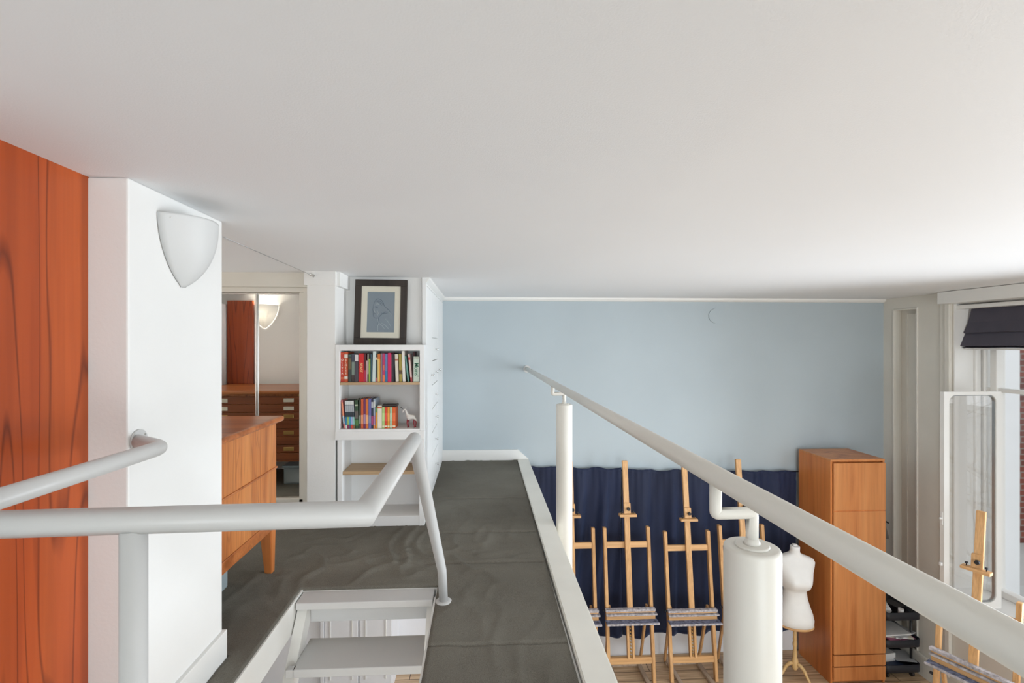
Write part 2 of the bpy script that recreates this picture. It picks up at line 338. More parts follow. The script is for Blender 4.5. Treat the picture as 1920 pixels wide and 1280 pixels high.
# closet front in the alcove: header, jamb and mirror doors
bm = B()
box(bm, -3.4, -1.235, 3.57, 3.72, .405, CE)
box(bm, -3.4, -1.235, 3.585, 3.72, .368, .405, .003)
box(bm, -1.327, -1.235, 3.60, 3.95, MZ, .37)
box(bm, -1.290, -1.235, 3.585, 3.60, MZ, .37)
box(bm, -3.4, -1.30, 3.60, 3.72, MZ, -1.150, .003)
struct('trim_closet_frame', bm, M_CREAM)
bm = B(); box(bm, -3.4, -.43, 3.80, 3.9, MZ, CE); struct('wall_niche', bm, M_WALL)
bm = B(); box(bm, -1.237, -1.04, 3.505, 3.82, MZ, CE); box(bm, -1.256, -1.035, 3.495, 3.82, .412, CE); box(bm, -1.04, -1.012, 3.52, 3.82, .408, CE); struct('wall_pilaster', bm, M_WALL)
def mirror_door(n, x0, x1, y, ang):
    e = sempty('door_%d' % n, (x1, y, -1.150)); e.rotation_euler = (0, 0, ang)
    w = x1-x0
    b = B(); box(b, -w+.012, -.012, 0, .006, .008, 1.508); obj('mirror_pane', b, M_MIRROR, e, world=False)
    b = B()
    for a, c in ((-w, -w+.010), (-.010, 0)): box(b, a, c, -.006, .010, 0, 1.516, .002)
    box(b, -w+.013, -.013, -.004, .022, 0, .010); box(b, -w+.013, -.013, -.004, .022, 1.506, 1.516)
    obj('door_frame', b, M_STEEL, e, world=False)
mirror_door(1, -2.02, -1.327, 3.636, 0)
mirror_door(2, -2.62, -1.640, 3.622, math.radians(-.9))
# ceiling wire
w = thing('ceiling_wire', 'thin taut steel wire running under the ceiling from column to pilaster', 'wire', (-1.19, 3.495, .478))
b = B(); tube(b, [(-1.10, 2.083, .453), (-1.19, 3.46, .477)], .0018, 8); obj('wire', b, M_GREYSHADE, w)
b = B(); tube(b, [(-1.185, 3.40, .4765), (-1.19, 3.45, .478), (-1.19, 3.495, .478)], [.004, .010, .011], 16); obj('end_fitting', b, M_STEEL, w)

# ---------------------------------------------------------------- right wall with windows
bm = B()
box(bm, XR+.09, XR+.40, 4.61, YB, FL, CE)                          # solid end
box(bm, XR, XR+.10, 5.29, YB, FL, CE)
box(bm, XR, XR+.10, 4.60, 5.0, FL, CE)
box(bm, XR, XR+.10, 5.0, 5.29, .37, CE)
box(bm, XR, XR+.40, 2.55, 4.61, .40, CE)
box(bm, XR, XR+.40, 2.55, 4.61, FL, -2.50)
box(bm, XR, XR+.40, 1.80, 2.55, FL, CE)
box(bm, XR, XR+.40, -1.2, 1.80, .40, CE)
box(bm, XR, XR+.40, -1.2, 1.80, FL, -2.50)
box(bm, XR, XR+.40, YR, -1.2, FL, CE)
struct('wall_right', bm, M_CREAM)
bm = B()
for y0, y1, z0, z1 in ((5.285, 5.305, FL, .385), (4.99, 5.008, FL, .385), (5.0, 5.29, .365, .382)): box(bm, XR-.012, XR+.02, y0, y1, z0, z1, .004)
box(bm, XR+.055, XR+.10, 5.01, 5.19, FL+.2, .325, .004)
box(bm, XR+.045, XR+.10, 5.17, 5.185, FL+.2, .325)
box(bm, XR-.02, XR, 4.665, 4.725, FL+.2, .41, .006); box(bm, XR-.035, XR, 4.61, 4.665, FL+.2, .41, .008)
struct('trim_shutter_case', bm, M_CREAM)
bm = B(); box(bm, XR-.018, XR, 2.0, YB, FL, FL+.20, .004); box(bm, XR-.03, XR, 2.0, 5.44, FL+.20, FL+.235, .006); struct('baseboard_right', bm, M_CREAM)
# reveal lining (white) and sill
bm = B()
box(bm, XR, XR+.40, 4.59, 4.612, -2.50, .40)
box(bm, XR+.20, XR+.26, 4.565, 4.60, -2.50, .40, .012); box(bm, XR+.27, XR+.31, 4.545, 4.60, -2.50, .40, .010)
box(bm, XR, XR+.40, 2.55, 2.57, -2.50, .40)
struct('trim_window_reveal', bm, M_TRIM)
bm = B(); box(bm, XR-.09, XR+.40, 2.5, 4.61, -2.505, -2.465, .008); struct('trim_sill', bm, M_TRIM)
def window(n, y0, y1, mull):
    e = sempty('window_%d' % n, (XR+.34, y0, -2.465))
    b = B(); X0, X1 = XR+.31, XR+.37
    box(b, X0, X1, y0, y0+.05, -2.465, .40, .006); box(b, X0, X1, y1-.03, y1, -2.465, .40, .006)
    box(b, X0, X1, y0, y1, .33, .40); box(b, X0-.03, X1, y0, y1, -2.465, -2.40, .006)
    box(b, X0-.02, X1, y0, y1, -.485, -.445, .008)
    for m_ in mull: box(b, X0-.035, X1, m_-.032, m_+.032, -2.465, .40, .008)
    obj('window_frame', b, M_TRIM, e)
    ys = [y0]+sorted(mull)+[y1]
    for a, c in zip(ys, ys[1:]):
        for z0, z1 in ((-2.41, -.47), (-.46, .34)):
            b = B(); box(b, XR+.338, XR+.342, a+.02, c-.02, z0, z1); obj('pane', b, M_GLASS, e)
window(1, 2.56, 4.60, [4.47, 3.50])
window(2, -1.2, 1.80, [-.2, .8])
bm = B(); box(bm, XR-.14, XR+.06, 2.3, 4.632, .388, .506, .003); struct('trim_pelmet', bm, M_TRIM)
# unseen rear wall, set far back to even the light, with an assumed window
bm = B()
box(bm, -4.1, -2.6, YR-.2, YR, FL, CE); box(bm, 3.8, XR+.4, YR-.2, YR, FL, CE)
box(bm, -2.6, 3.8, YR-.2, YR, FL, -3.1); box(bm, -2.6, 3.8, YR-.2, YR, .3, CE)
struct('wall_rear', bm, M_WALL)
e = sempty('window_3', (.6, YR-.1, -3.1)); b = B()
for x in (-2.56, -1.0, .6, 2.2, 3.76): box(b, x-.04, x+.04, YR-.14, YR-.08, -3.1, .3)
for z in (-3.06, -1.4, .26): box(b, -2.6, 3.8, YR-.14, YR-.08, z-.04, z+.04)
obj('window_frame', b, M_TRIM, e)

# ================================================================== STAIRS
st = thing('staircase', 'steep open stair with grey painted treads and white strings descending through the gallery opening', 'staircase', (-.6, 1.6, FL))
RISE, RUN = .2235, .178
slope = RUN/RISE
for i in range(10):
    zt = MZ-.015-RISE*i; yf = 2.525-RUN*i
    b = B()
    if i == 0: box(b, HX0+.012, HX1-.012, yf, 2.655, zt-.036, zt, .004)
    else:
        box(b, HX0+.062, HX1-.045, yf, yf+.25, zt-.040, zt, .004)
        box(b, HX0+.030, HX0+.075, yf, yf+.035, zt-.040, zt, .004); box(b, HX1-.05, HX1-.030, yf, yf+.035, zt-.04, zt, .004)
    if zt-.04 > FL: obj('tread', b, M_GREYTREAD, st)
for x0, x1 in ((HX0+.012, HX0+.062), (HX1-.045, HX1-.006)):
    b = B(); y0 = 2.56; z0 = MZ-.052; h = z0-FL; prism(b, [(y0, z0), (y0+.085, z0), (y0+.085, z0-.03), (y0+.10-h*slope, FL), (y0-h*slope, FL)], x0, x1, 'x'); obj('stringer', b, M_WHITESTAIR, st)
b = B(); box(b, HX0+.062, HX1-.045, 2.60, 2.64, MZ-.155, MZ-.052, .003); obj('cross_beam', b, M_GREYTREAD, st)

# ================================================================== RAILINGS
R = .0226
g = thing('stair_guard_rail', 'thick white tubular guard rail bent around the stair opening', 'railing', (-.186, 2.48, MZ))
b = B(); tube(b, [(-1.05, .838, -.305), (-.206, .868, -.305), (-.206, 1.515, -.305), (-.193, 2.455, -1.160), (-.187, 2.478, MZ+.004)], R, 32); obj('top_rail', b, M_RAILW, g)
b = B(); tube(b, [(-.594, .855, -.32), (-.594, .855, FL+.01)], .0205, 28)
ring_ = B(); obj('post', b, M_RAILW, g); ring_.free()
b = B(); lathe(b, [(.040, MZ-.003), (.041, MZ+.004), (.036, MZ+.008), (.024, MZ+.009)], 32, (-.187, 2.478)); obj('foot_plate', b, M_RAILW, g)
g2 = thing('wall_handrail', 'white tubular handrail returning to a round flange on the white column', 'railing', (-1.09, 1.575, -.312))
b = B(); tube(b, [(-.958, .30, -.305), (-.925, 1.445, -.305), (-1.084, 1.575, -.312)], .0212, 28, bend=.035); obj('rail', b, M_RAILW, g2)
b = B(); tube(b, [(-1.0855, 1.581, -.312), (-1.079, 1.581, -.312)], .036, 28); obj('flange', b, M_RAILW, g2)
for a in (0.6, 2.7, 4.8):
    b = B(); tube(b, [(-1.0795, 1.581+.029*math.cos(a), -.312+.029*math.sin(a)), (-1.0775, 1.581+.029*math.cos(a), -.312+.029*math.sin(a))], .0035, 8); obj('screw', b, M_STEEL, g2)

bal = thing('balustrade', 'long cream tubular rail carried on two stout round steel posts along the gallery edge', 'railing', (.614, 1.05, FL))
b = B(); tube(b, [(.533, -1.6, -.303), (.533, YB-.004, -.300)], .0230, 40); obj('handrail', b, M_RAIL, bal)
b = B(); tube(b, [(.533, YB-.010, -.300), (.533, YB, -.300)], .041, 32); obj('wall_flange', b, M_RAILW, bal)
for y, zt in ((1.062, -.462), (3.50, -.452)):
    b = B(); lathe(b, [(.0598, FL), (.0598, zt-.34), (.0603, zt-.335), (.0598, zt-.33), (.0598, zt-.007), (.0575, zt-.002), (.053, zt)], 48, (.618, y)); obj('post', b, M_RAIL, bal)
    b = B(); lathe(b, [(.036, zt-.002), (.0365, zt+.003), (.034, zt+.005)], 40, (.618, y))
    tube(b, [(.618, y, zt), (.618, y, zt+.075), (.533, y, zt+.075), (.533, y, -.312)], .0132, 24, bend=.006)
    lathe(b, [(.020, zt+.004), (.0160, zt+.010), (.0134, zt+.018)], 24, (.618, y)); obj('bracket', b, M_RAIL, bal)

# ================================================================== CARPET
def spans(pts, d):
    out = [pts[0]]
    for a, c in zip(pts, pts[1:]):
        n = max(1, round((c-a)/d)); out += [a+(c-a)*(i+1)/n for i in range(n)]
    return out
xs = spans([-3.35, -1.064, HX0-.002, HX1+.006, .400], .018); ys = spans([-1.6, HY0]+[1.914, 1.922, 1.930, 2.096, 2.104, 2.111, 2.118, HY1+.002, 2.892, 2.900, 2.908, 3.352, 3.360, 3.368, 4.092, 4.1, 4.108, YB-.021], .022)
def wrinkle(x, y):
    n = noise.noise
    w = n(Vector((x*1.3, y*1.3, 3)))*1.2; q = n(Vector((x*1.1+5, y*1.1, 9)))*1.2
    r1 = 1-abs(n(Vector((x*5.2+w*1.6, y*2.4+q*2, 0))))*2; r1 = max(0, r1-.72)/.28
    r2 = 1-abs(n(Vector((x*2.2+q*2, y*5.0+w*2, 7))))*2; r2 = max(0, r2-.76)/.24
    amp = .017*math.exp(-((x+.65)/.62)**2-((y-3.05)/.38)**2)+.006
    h = amp*(r1**2*.9+r2**2*.6)+.0012*n(Vector((x*9, y*9, 1)))
    for sy, sk in ((2.111, 0), (2.90, 0), (3.36, 0), (4.10, 0)):
        if x > HX1-.1:
            d = abs(y-sy); h += -.010*math.exp(-(d/.004)**2)+(.005*math.exp(-((d-.02)/.02)**2) if y > sy else 0)
    d = abs(y-1.922)
    if x < HX0: h -= .008*math.exp(-(d/.004)**2)
    return h
bm = B(); grid = []
for y in ys:
    row = []
    for x in xs:
        xx = x
        if x > HX1+.01: xx = x+(x-HX1)/(.4-HX1)*(.424-.4-(YB-y)*.0106)
        edge = min(1, max(0, min(abs(y-HY1)+max(0, HX0-x)+max(0, x-HX1), 9)/.05)) if HX0-.01 < x < HX1+.01 else 1
        row.append(bm.verts.new((xx, y, MZ+.0005+wrinkle(x, y)*edge)))
    grid.append(row)
for j in range(len(ys)-1):
    for i in range(len(xs)-1):
        cx, cy = (xs[i]+xs[i+1])/2, (ys[j]+ys[j+1])/2
        if HX0-.002 < cx < HX1+.006 and HY0 < cy < HY1+.002: continue
        if cx < -1.064 and cy < 2.096: continue
        f = bm.faces.new((grid[j][i], grid[j][i+1], grid[j+1][i+1], grid[j+1][i])); f.smooth = True
bmesh.ops.delete(bm, geom=[v for v in bm.verts if not v.link_faces], context='VERTS')
eds = [e for e in bm.edges if e.is_boundary]
r = bmesh.ops.extrude_edge_only(bm, edges=eds)
for v in [q for q in r['geom'] if isinstance(q, bmesh.types.BMVert)]: v.co.z = MZ-.011
o = obj('carpet', bm, M_CARPET, loc=(0, 0, 0)); tag(o, 'wrinkled dark grey felt carpet covering the gallery floor', 'carpet')

# ================================================================== WALL LIGHTS
def sconce_bm():
    b = B(); nu, nv = 36, 30; W, H, D = .150, .246, .105; rows = []
    for j in range(nv+1):
        t = j/nv; hw = W*(1-t**1.75)**.72*(1-.06*(1-t)) if t < 1 else 0.0
        hw = max(hw, .014)
        row = []
        for i in range(nu+1):
            u = -1+2*i/nu
            d = D*(1-abs(u)**2.4)**.75*(1-t**2.6)**.75+.004
            z = -H*t+.012*(1-u*u)*(t < .001)*0
            row.append((u*hw, -d, z-.006*abs(u)*(1-t)))
        rows.append(row)
    def skin(off):
        V = [[b.verts.new((x*(1-off*2), y*(1-off*3.0)+0, z-off*.0)) for x, y, z in row] for row in rows]
        for j in range(nv):
            for i in range(nu):
                f = b.faces.new((V[j][i], V[j][i+1], V[j+1][i+1], V[j+1][i])); f.smooth = True
        return V
    A = skin(0); C = skin(.012)
    for i in range(nu): b.faces.new((A[0][i], A[0][i+1], C[0][i+1], C[0][i])); b.faces.new((A[nv][i], A[nv][i+1], C[nv][i+1], C[nv][i]))
    for j in range(nv):
        for s in (0, nu): b.faces.new((A[j][s], A[j+1][s], C[j+1][s], C[j][s]))
    return b
def sconce(label, loc, rz, s=1.0):
    t = thing('wall_sconce', label, 'wall light', loc, rz)
    obj('lamp_shade', sconce_bm(), M_SHADE, t, world=False)
    b = B(); box(b, -.05, .05, -.02, 0, -.14, -.03, .004); obj('back_plate', b, M_STEEL, t, world=False)
    for sx in (-1, 1):
        b = B(); tube(b, [(sx*.122, -.008, -.022), (sx*.122, -.036, -.022), (sx*.122, -.040, -.022)], [.006, .006, .004], 16); obj('fixing_screw', b, M_STEEL, t, world=False)
    t.scale = (s, s, s); return t
sconce('white glass half-shield wall light high on the white column', (-1.087, 1.81, .447), PI/2)
s2 = sconce('white glass wall light on the alcove wall, seen only in the mirror door', (-2.27, 2.08, .40), PI)
lp = bpy.data.lights.new('sconce_bulb', 'POINT'); lp.energy = 3; lp.color = (1, .93, .82); lp.shadow_soft_size = .02
lo = bpy.data.objects.new('sconce_bulb', lp); COL.objects.link(lo); lo.location = (-2.27, 2.125, .31)
# alcove: teak panel and white shelving by the wall (seen in the mirror)
bm = B(); box(bm, -2.69, -2.425, 2.084, 2.118, MZ+.002, .44, .003); tag(obj('teak_panel', bm, M_PANEL), 'tall red-brown teak panel against the alcove wall, seen in the mirror door', 'panel')
sh = thing('wall_shelving', 'white open shelving beside the teak panel, seen at the left of the mirror', 'shelving', (-3.1, 2.2, MZ))
b = B(); box(b, -3.39, -3.37, 2.08, 2.36, MZ, .40); box(b, -2.72, -2.70, 2.08, 2.36, MZ, .40); obj('side_panel', b, M_LAM, sh)
for z in (-1.25, -.9, -.55, -.22, .1, .38):
    b = B(); box(b, -3.37, -2.72, 2.08, 2.36, z, z+.02); obj('shelf', b, M_LAM, sh)

# ================================================================== PLAN CHEST
pc = thing('plan_chest', 'large golden teak plan chest standing in the alcove behind the white column', 'chest of drawers', (-1.9, 2.5, MZ))
X0, X1, Y0, Y1 = -2.62, -1.19, 2.15, 2.872; ZT, ZB = -.462, -1.075
b = B(); box(b, X0, X1-.006, Y0, Y1-.03, ZB, ZT); obj('carcass', b, M_TEAK, pc)
b = B(); box(b, X0-.03, X1+.035, Y0-.02, Y1+.03, ZT, ZT+.032, .013, 4); obj('top', b, M_TEAKX, pc)
for z0, z1 in ((-.724, ZT-.002), (-1.015, -.732)):
    b = B(); box(b, X1-.010, X1, Y0, Y1, z0, z1, .003); obj('side_panel', b, M_TEAK, pc)
b = B(); box(b, X1-.008, X1+.006, Y0, Y1+.006, -.733, -.722, .003); box(b, X1-.02, X1+.003, Y0, Y1+.002, ZB, -1.016, .004); obj('side_rail', b, M_TEAKX, pc)
for k in range(8):
    z1 = ZT-.022-k*.073
    b = B(); box(b, X0+.03, X1-.035, Y1-.032, Y1-.014, z1-.067, z1, .003); d = obj('drawer', b, M_DRAWER, pc)
    for x in (-2.32, -1.72):
        if k < 2 or k % 2 == 0:
            b = B(); box(b, x-.045, x+.045, Y1-.016, Y1-.006, z1-.052, z1-.018, .003); obj('label_holder', b, M_MOUNT if k < 2 else M_BRASS, d)
b = B(); tube(b, [(-1.63, Y1-.016, -.474), (-1.63, Y1-.008, -.474)], .009, 16); obj('lock', b, M_BRASS, pc)
b = B(); tube(b, [(-2.46, Y1-.016, -.50), (-2.46, Y1-.006, -.50)], .018, 20); obj('lock_ring', b, M_PAPER, pc)
for x, y in ((X1-.035, Y1-.035), (X0+.035, Y1-.035), (X1-.035, Y0+.035), (X0+.035, Y0+.035)):
    b = B(); r = bmesh.ops.create_cube(b, size=1)
    for v in r['verts']:
        k = .033 if v.co.z > 0 else .020
        ox = .011 if x > -1.5 else -.011
        v.co = Vector((x+(1 if v.co.x > 0 else -1)*k+(0 if v.co.z > 0 else ox), y+(1 if v.co.y > 0 else -1)*k, ZB if v.co.z > 0 else MZ+.003))
    bmesh.ops.bevel(b, geom=list(b.edges), offset=.003, segments=2, affect='EDGES'); obj('leg', b, M_WARDS, pc)
sb = thing('storage_box', 'clear plastic storage box pushed under the plan chest', 'storage box', (-1.6, 2.45, MZ+.004))
b = B(); box(b, -1.84, -1.365, 2.20, 2.68, MZ+.004, MZ+.16, .012); obj('tub', b, M_CLEARPLASTIC, sb)
b = B(); box(b, -1.85, -1.355, 2.19, 2.69, MZ+.16, MZ+.178, .006); obj('lid', b, M_LIDBLUE, sb)
b = B(); box(b, -1.82, -1.39, 2.22, 2.66, MZ+.012, MZ+.12, .01); obj('contents', b, M_PAPER, sb)

# ================================================================== BOOKCASE
BX0, BX1, BYF, BYB = -1.038, -.402, 3.50, 3.772
bc = thing('bookcase', 'white two-part open bookcase with oak shelves between pilaster and cupboards', 'bookcase', ((BX0+BX1)/2, 3.65, MZ))
b = B(); t = .030
box(b, BX0, BX0+t, BYF, BYB, -.640, -.016, .002); box(b, BX1-t-.004, BX1, BYF, BYB, -.640, -.016, .002)
box(b, BX0+t, BX1-t, BYF, BYB, -.058, -.016, .002); box(b, BX0+.001, BX1+.002, BYF-.008, BYB, -.700, -.638, .003); box(b, BX0+t, BX1-t, BYF, BYB, -.640, -.624)
obj('upper_case', b, M_LAM, bc)
b = B(); box(b, BX0+.012, BX0+t+.016, BYF+.01, BYB, MZ+.003, -.700, .002); box(b, BX1-t-.008, BX1, BYF+.004, BYB, MZ+.003, -.700, .002)
box(b, BX0+t, BX1-t, BYF+.008, BYB, MZ+.003, MZ+.075, .002)
obj('lower_case', b, M_LAM, bc)
b = B(); box(b, BX0+t, BX1-t, BYB-.010, BYB, MZ+.02, -.03); obj('back_panel', b, M_LAM, bc)
b = B(); box(b, BX0+t+.001, BX1-t-.001, BYF+.006, BYB-.012, -.306, -.286, .0015); obj('shelf', b, M_OAK, bc)
b = B(); box(b, BX0+t+.018, BX1-t-.010, BYF+.02, BYB-.012, -.957, -.932, .0015); obj('shelf', b, M_OAK, bc)

# books -----------------------------------------------------------
_bm = {}
def cm(c, rough=.45):
    k = tuple(round(q, 3) for q in c)
    if k not in _bm: _bm[k] = mat('book_cover_colour', k, rough)
    return _bm[k]
def xpx(px, y=3.53):            # photo column -> x on the book fronts
    q = (px-945)/900; a = math.atan(.05); return y*(q*math.cos(a)+math.sin(a))/(math.cos(a)-q*math.sin(a))
PXM = 3.53*.99875/900
def book(label, xa, xb, h, zb, cover, depth=.17, lean=0, bands=(), title=None, tcol=None, tsize=None, page=(.80, .76, .66), yf=3.53, group=None, hard=.0022, blocks=()):
    """xa..xb spine edges at the foot, h height, lean = shift of the head (m, + to the right)"""
    th = xb-xa; ang = math.atan2(lean, h)
    t = thing('book', label, 'book', ((xa if lean < 0 else xb) if lean else (xa+xb)/2, yf, zb), 0, group)
    t.rotation_euler = (0, ang, 0)
    ox0, ox1 = (0, th) if lean < 0 else ((-th, 0) if lean > 0 else (-th/2, th/2))
    hh = h/math.cos(ang) if lean else h
    c = B(); e = hard
    box(c, ox0, ox0+e, 0, depth, 0, hh); box(c, ox1-e, ox1, 0, depth, 0, hh); box(c, ox0, ox1, -.0005, e, 0, hh, min(.0015, th*.15))
    obj('cover', c, cm(cover), t, world=False)
    p = B(); box(p, ox0+e*.8, ox1-e*.8, e, depth-.004, .003, hh-.004); obj('pages', p, cm(page, .8), t, world=False)
    for a, z, col in bands:
        q = B(); box(q, ox0+.0002, ox1-.0002, -.0012, .001, hh*a, hh*z); obj('spine_band', q, cm(col), t, world=False)
    if title:
        text('spine_title', title, tsize or th*.7, cm(tcol or (.85, .8, .7)), t, ((ox0+ox1)/2, -.0014, hh*.5), (PI/2, PI/2, 0) if title[0] != '|' else (PI/2, 0, 0))
    return t
Z1 = -.2855
G1 = 'books on the top shelf'
def b1(label, c0, c1, ct, col, **k):
    x0 = xpx(620+c0/7.11); x1 = xpx(620+c1/7.11); h = (540-ct)/7.11*PXM
    return book(label, x0+.0003, x1-.0003, h, Z1, col, group=G1, **k)
RD = (.52, .045, .02)
t = b1('bright red book with OLIVIA down its spine, first on the top shelf', 133, 181, 148, RD, bands=((.93, .97, (.62, .12, .05)), (.10, .16, (.62, .15, .06))))
for i, ch in enumerate('OLIVIA'): text('spine_letter', ch, .019, cm((.85, .75, .62)), t, (-.001, -.0016, .160-i*.0196), (PI/2, 0, 0))
t = b1('orange-red book with two white squares on its spine, second on the top shelf', 182, 229, 146, (.60, .10, .03), bands=((.80, .92, (.82, .76, .66)), (.10, .19, (.82, .76, .66))))
for i, ch in enumerate('ELOISE'): text('spine_letter', ch, .019, cm((.85, .75, .62)), t, (-.001, -.0016, .160-i*.0196), (PI/2, 0, 0))
b1('dark green book with a bronze title, beside the orange-red one', 236, 276, 175, (.045, .06, .055), bands=((.93, .96, (.05, .30, .22)), (.45, .85, (.16, .12, .06))))
b1('grey-green book with a black head, third dark spine on the top shelf', 279, 319, 172, (.20, .26, .22), bands=((.72, 1, (.05, .06, .09)), (0, .25, (.05, .035, .035))))
b1('dark plum book with a white block at the head, left of the wide red book', 322, 368, 178, (.075, .06, .075), bands=((.76, .99, (.72, .66, .66)),))
t = b1('widest bright red book with BEAST on its spine', 373, 440, 165, (.60, .010, .012), title='BEAST', tcol=(.85, .55, .25), tsize=.026)
b1('dark maroon book right of the wide red book', 441, 474, 168, (.09, .006, .012), bands=((0, .42, (.40, .02, .07)),))
b1('short thin pale pink book beside the maroon one', 475, 489, 258, (.62, .40, .42), hard=.0008)
b1('thin pale grey book with a dark foot, behind the green one', 490, 506, 170, (.46, .42, .36), bands=((0, .28, (.05, .03, .02)),), hard=.0008)
b1('short lime green book on the top shelf', 507, 529, 235, (.30, .45, .07), hard=.001)
b1('slim dark teal book left of the tall pale blue one', 531, 552, 170, (.035, .09, .12), hard=.001)
b1('tall pale blue-white book standing above its neighbours', 555, 596, 136, (.62, .72, .70), lean=.004)
b1('black book with a small cream emblem near its head', 598, 624, 192, (.05, .055, .05), bands=((.83, .93, (.66, .50, .34)), (0, .16, (.42, .12, .14))))
b1('narrow pale yellow book with an orange head', 626, 641, 172, (.86, .66, .24), bands=((.82, 1, (.68, .20, .03)),), hard=.0009)
b1('orange book beside the narrow yellow one', 642, 664, 168, (.74, .34, .05), bands=((.8, 1, (.64, .16, .03)),), hard=.001)
b1('grey-mauve speckled book left of the magenta one', 667, 690, 165, (.24, .17, .24), hard=.001)
b1('magenta book with orange lettering', 692, 724, 164, (.52, .03, .13), bands=((0, .24, (.80, .20, .08)),), title='WHATS', tcol=(.9, .45, .08), tsize=.0105)
b1('cornflower blue book with a deeper blue foot', 727, 760, 168, (.15, .25, .52), bands=((0, .38, (.03, .22, .46)),))
b1('hot pink book standing proud among darker spines', 764, 808, 160, (.62, .008, .10), page=(.86, .45, .40), bands=((0, 1, (.62, .008, .10)),), yf=3.522)
b1('very thin grey book behind the hot pink one', 813, 822, 176, (.30, .28, .27), hard=.0006)
b1('black book right of the hot pink one', 824, 852, 166, (.012, .012, .022))
b1('cream book leaning slightly, with a small brown emblem', 866, 908, 176, (.78, .70, .60), lean=-.006, bands=((.77, .83, (.45, .16, .10)),))
b1('olive gold book with a dark brown band', 914, 950, 172, (.37, .29, .05), lean=-.004, bands=((.28, .42, (.10, .05, .02)),))
b1('tallest white book near the right end of the top shelf', 960, 998, 132, (.82, .78, .72), lean=-.008)
b1('slim turquoise book leaning steeply to the left', 1026, 1046, 202, (.16, .36, .32), lean=-.021, hard=.001)
b1('dark red book behind the leaning pink one', 1064, 1092, 150, (.12, .012, .014), yf=3.645, depth=.12)
b1('pink and red book leaning left beside the short green-white one', 1066, 1090, 172, (.74, .52, .50), lean=-.020, bands=((.78, .88, (.50, .03, .04)), (0, .16, (.35, .02, .03))), hard=.001, depth=.105)
t = b1('short pale green-white book with large green letters, last on the top shelf', 1104, 1177, 208, (.66, .76, .66), bands=((.90, .99, (.55, .60, .50)),), depth=.13)
text('spine_title', "Moms'", .041, cm((.02, .17, .09)), t, (.001, -.0018, .087), (PI/2, PI/2, 0), font_scale=.92)

Z2 = -.6235; G2 = 'books on the middle shelf'
def b2(label, c0, c1, ct, col, **k):
    x0 = xpx(620+c0/7.11); x1 = xpx(620+c1/7.11); h = (1188-ct)/7.11*PXM
    k.setdefault('depth', .13)
    return book(label, x0+.0003, x1-.0003, h, Z2, col, group=G2, **k)
WT = (.72, .74, .72); BK = (.03, .045, .06)
b2('pink paperback leaning on the left side of the middle shelf', 174, 196, 815, (.66, .20, .20), lean=-.0195, bands=((.45, .93, (.78, .28, .16)), (.18, .45, (.50, .62, .68))), hard=.001)
for i, (mid, foot, nm) in enumerate((((.04, .24, .42), (.72, .70, .62), 'deep blue and white'), ((.36, .50, .16), (.25, .03, .10), 'yellow-green and maroon'), ((.06, .33, .52), (.12, .12, .16), 'sky blue and grey'), ((.36, .42, .66), (.62, .07, .05), 'lilac blue and red'), ((.30, .58, .50), (.24, .14, .06), 'mint and brown'))):
    c0 = 197+i*25.5
    b2('thin comic paperback with a black head, %s lower spine' % nm, c0, c0+24.5, 822, BK, lean=-.0045-.001*i, hard=.001,
       bands=((.86, 1, WT), (.60, .84, (.42, .45, .48)), (.14, .42, mid), (0, .13, foot)))
b2('wide dark green paperback with a pale disc near its head', 330, 372, 815, (.03, .075, .035), lean=-.006, depth=.155, bands=((.80, .85, (.5, .55, .4)), (.35, .62, (.14, .12, .11)), (.1, .3, (.08, .20, .06))))
b2('dark grey-green paperback with a pale lower spine', 374, 402, 812, (.04, .055, .04), bands=((.17, .46, (.22, .27, .22)),))
b2('first orange-red paperback, beside the dark green ones', 404, 436, 800, (.60, .10, .03), bands=((.16, .46, (.76, .30, .16)),), depth=.15)
b2('purple paperback between two orange spines', 437, 466, 800, (.16, .03, .12), bands=((.16, .48, (.38, .24, .40)),), depth=.15)
b2('orange paperback, right of the purple one', 467, 500, 800, (.66, .17, .03), bands=((.16, .46, (.85, .42, .20)),), depth=.15)
b2('violet-blue paperback in the middle of the shelf', 503, 540, 798, (.14, .14, .38), bands=((.18, .44, (.24, .25, .40)),), depth=.16)
b2('navy and magenta paperback beside the violet-blue one', 542, 568, 800, (.025, .03, .06), bands=((.70, .90, (.5, .52, .55)), (.12, .42, (.42, .06, .16))), depth=.16)
b2('pale lilac and white paperback with a patterned cover', 570, 594, 800, (.34, .42, .52), bands=((.72, .92, (.6, .62, .6)), (.14, .44, (.42, .22, .42)), (0, .12, (.70, .22, .06))), depth=.16)
b2('orange paperback with a green head, left of the cream book', 597, 622, 912, (.70, .30, .03), bands=((.76, 1, (.14, .28, .07)),), depth=.10)
b2('cream paperback with a red-lettered head', 625, 682, 890, (.80, .74, .62), bands=((.88, .95, (.66, .14, .06)),), depth=.11)
for c0, c1, col, nm in ((685, 720, (.45, .60, .22), 'light green pocket book, left end of the row under the black case'), (722, 755, (.66, .05, .015), 'bright red pocket book under the black case'), (757, 787, (.82, .33, .04), 'amber pocket book between the red and pale green ones'), (789, 820, (.42, .55, .36), 'pale grey-green pocket book under the black case'), (823, 864, (.70, .12, .012), 'vermilion pocket book at the right end under the black case')):
    b2(nm, c0, c1, 908, col, depth=.11, bands=((.06, .13, (.82, .74, .55)), (.35, .72, tuple(min(1, c*1.15+.04) for c in col))), hard=.0012)
fb = thing('spectacle_case', 'black spectacle case lying flat on the row of bright pocket books', 'case', (xpx(738), 3.545, Z2+(1188-906)/7.11*PXM+.001))
b = B(); box(b, xpx(717), xpx(745), 3.528, 3.60, fb.location.z, fb.location.z+.021, .006, 3); obj('case_body', b, mat('black_leatherette', (.022, .014, .012), .35), fb)
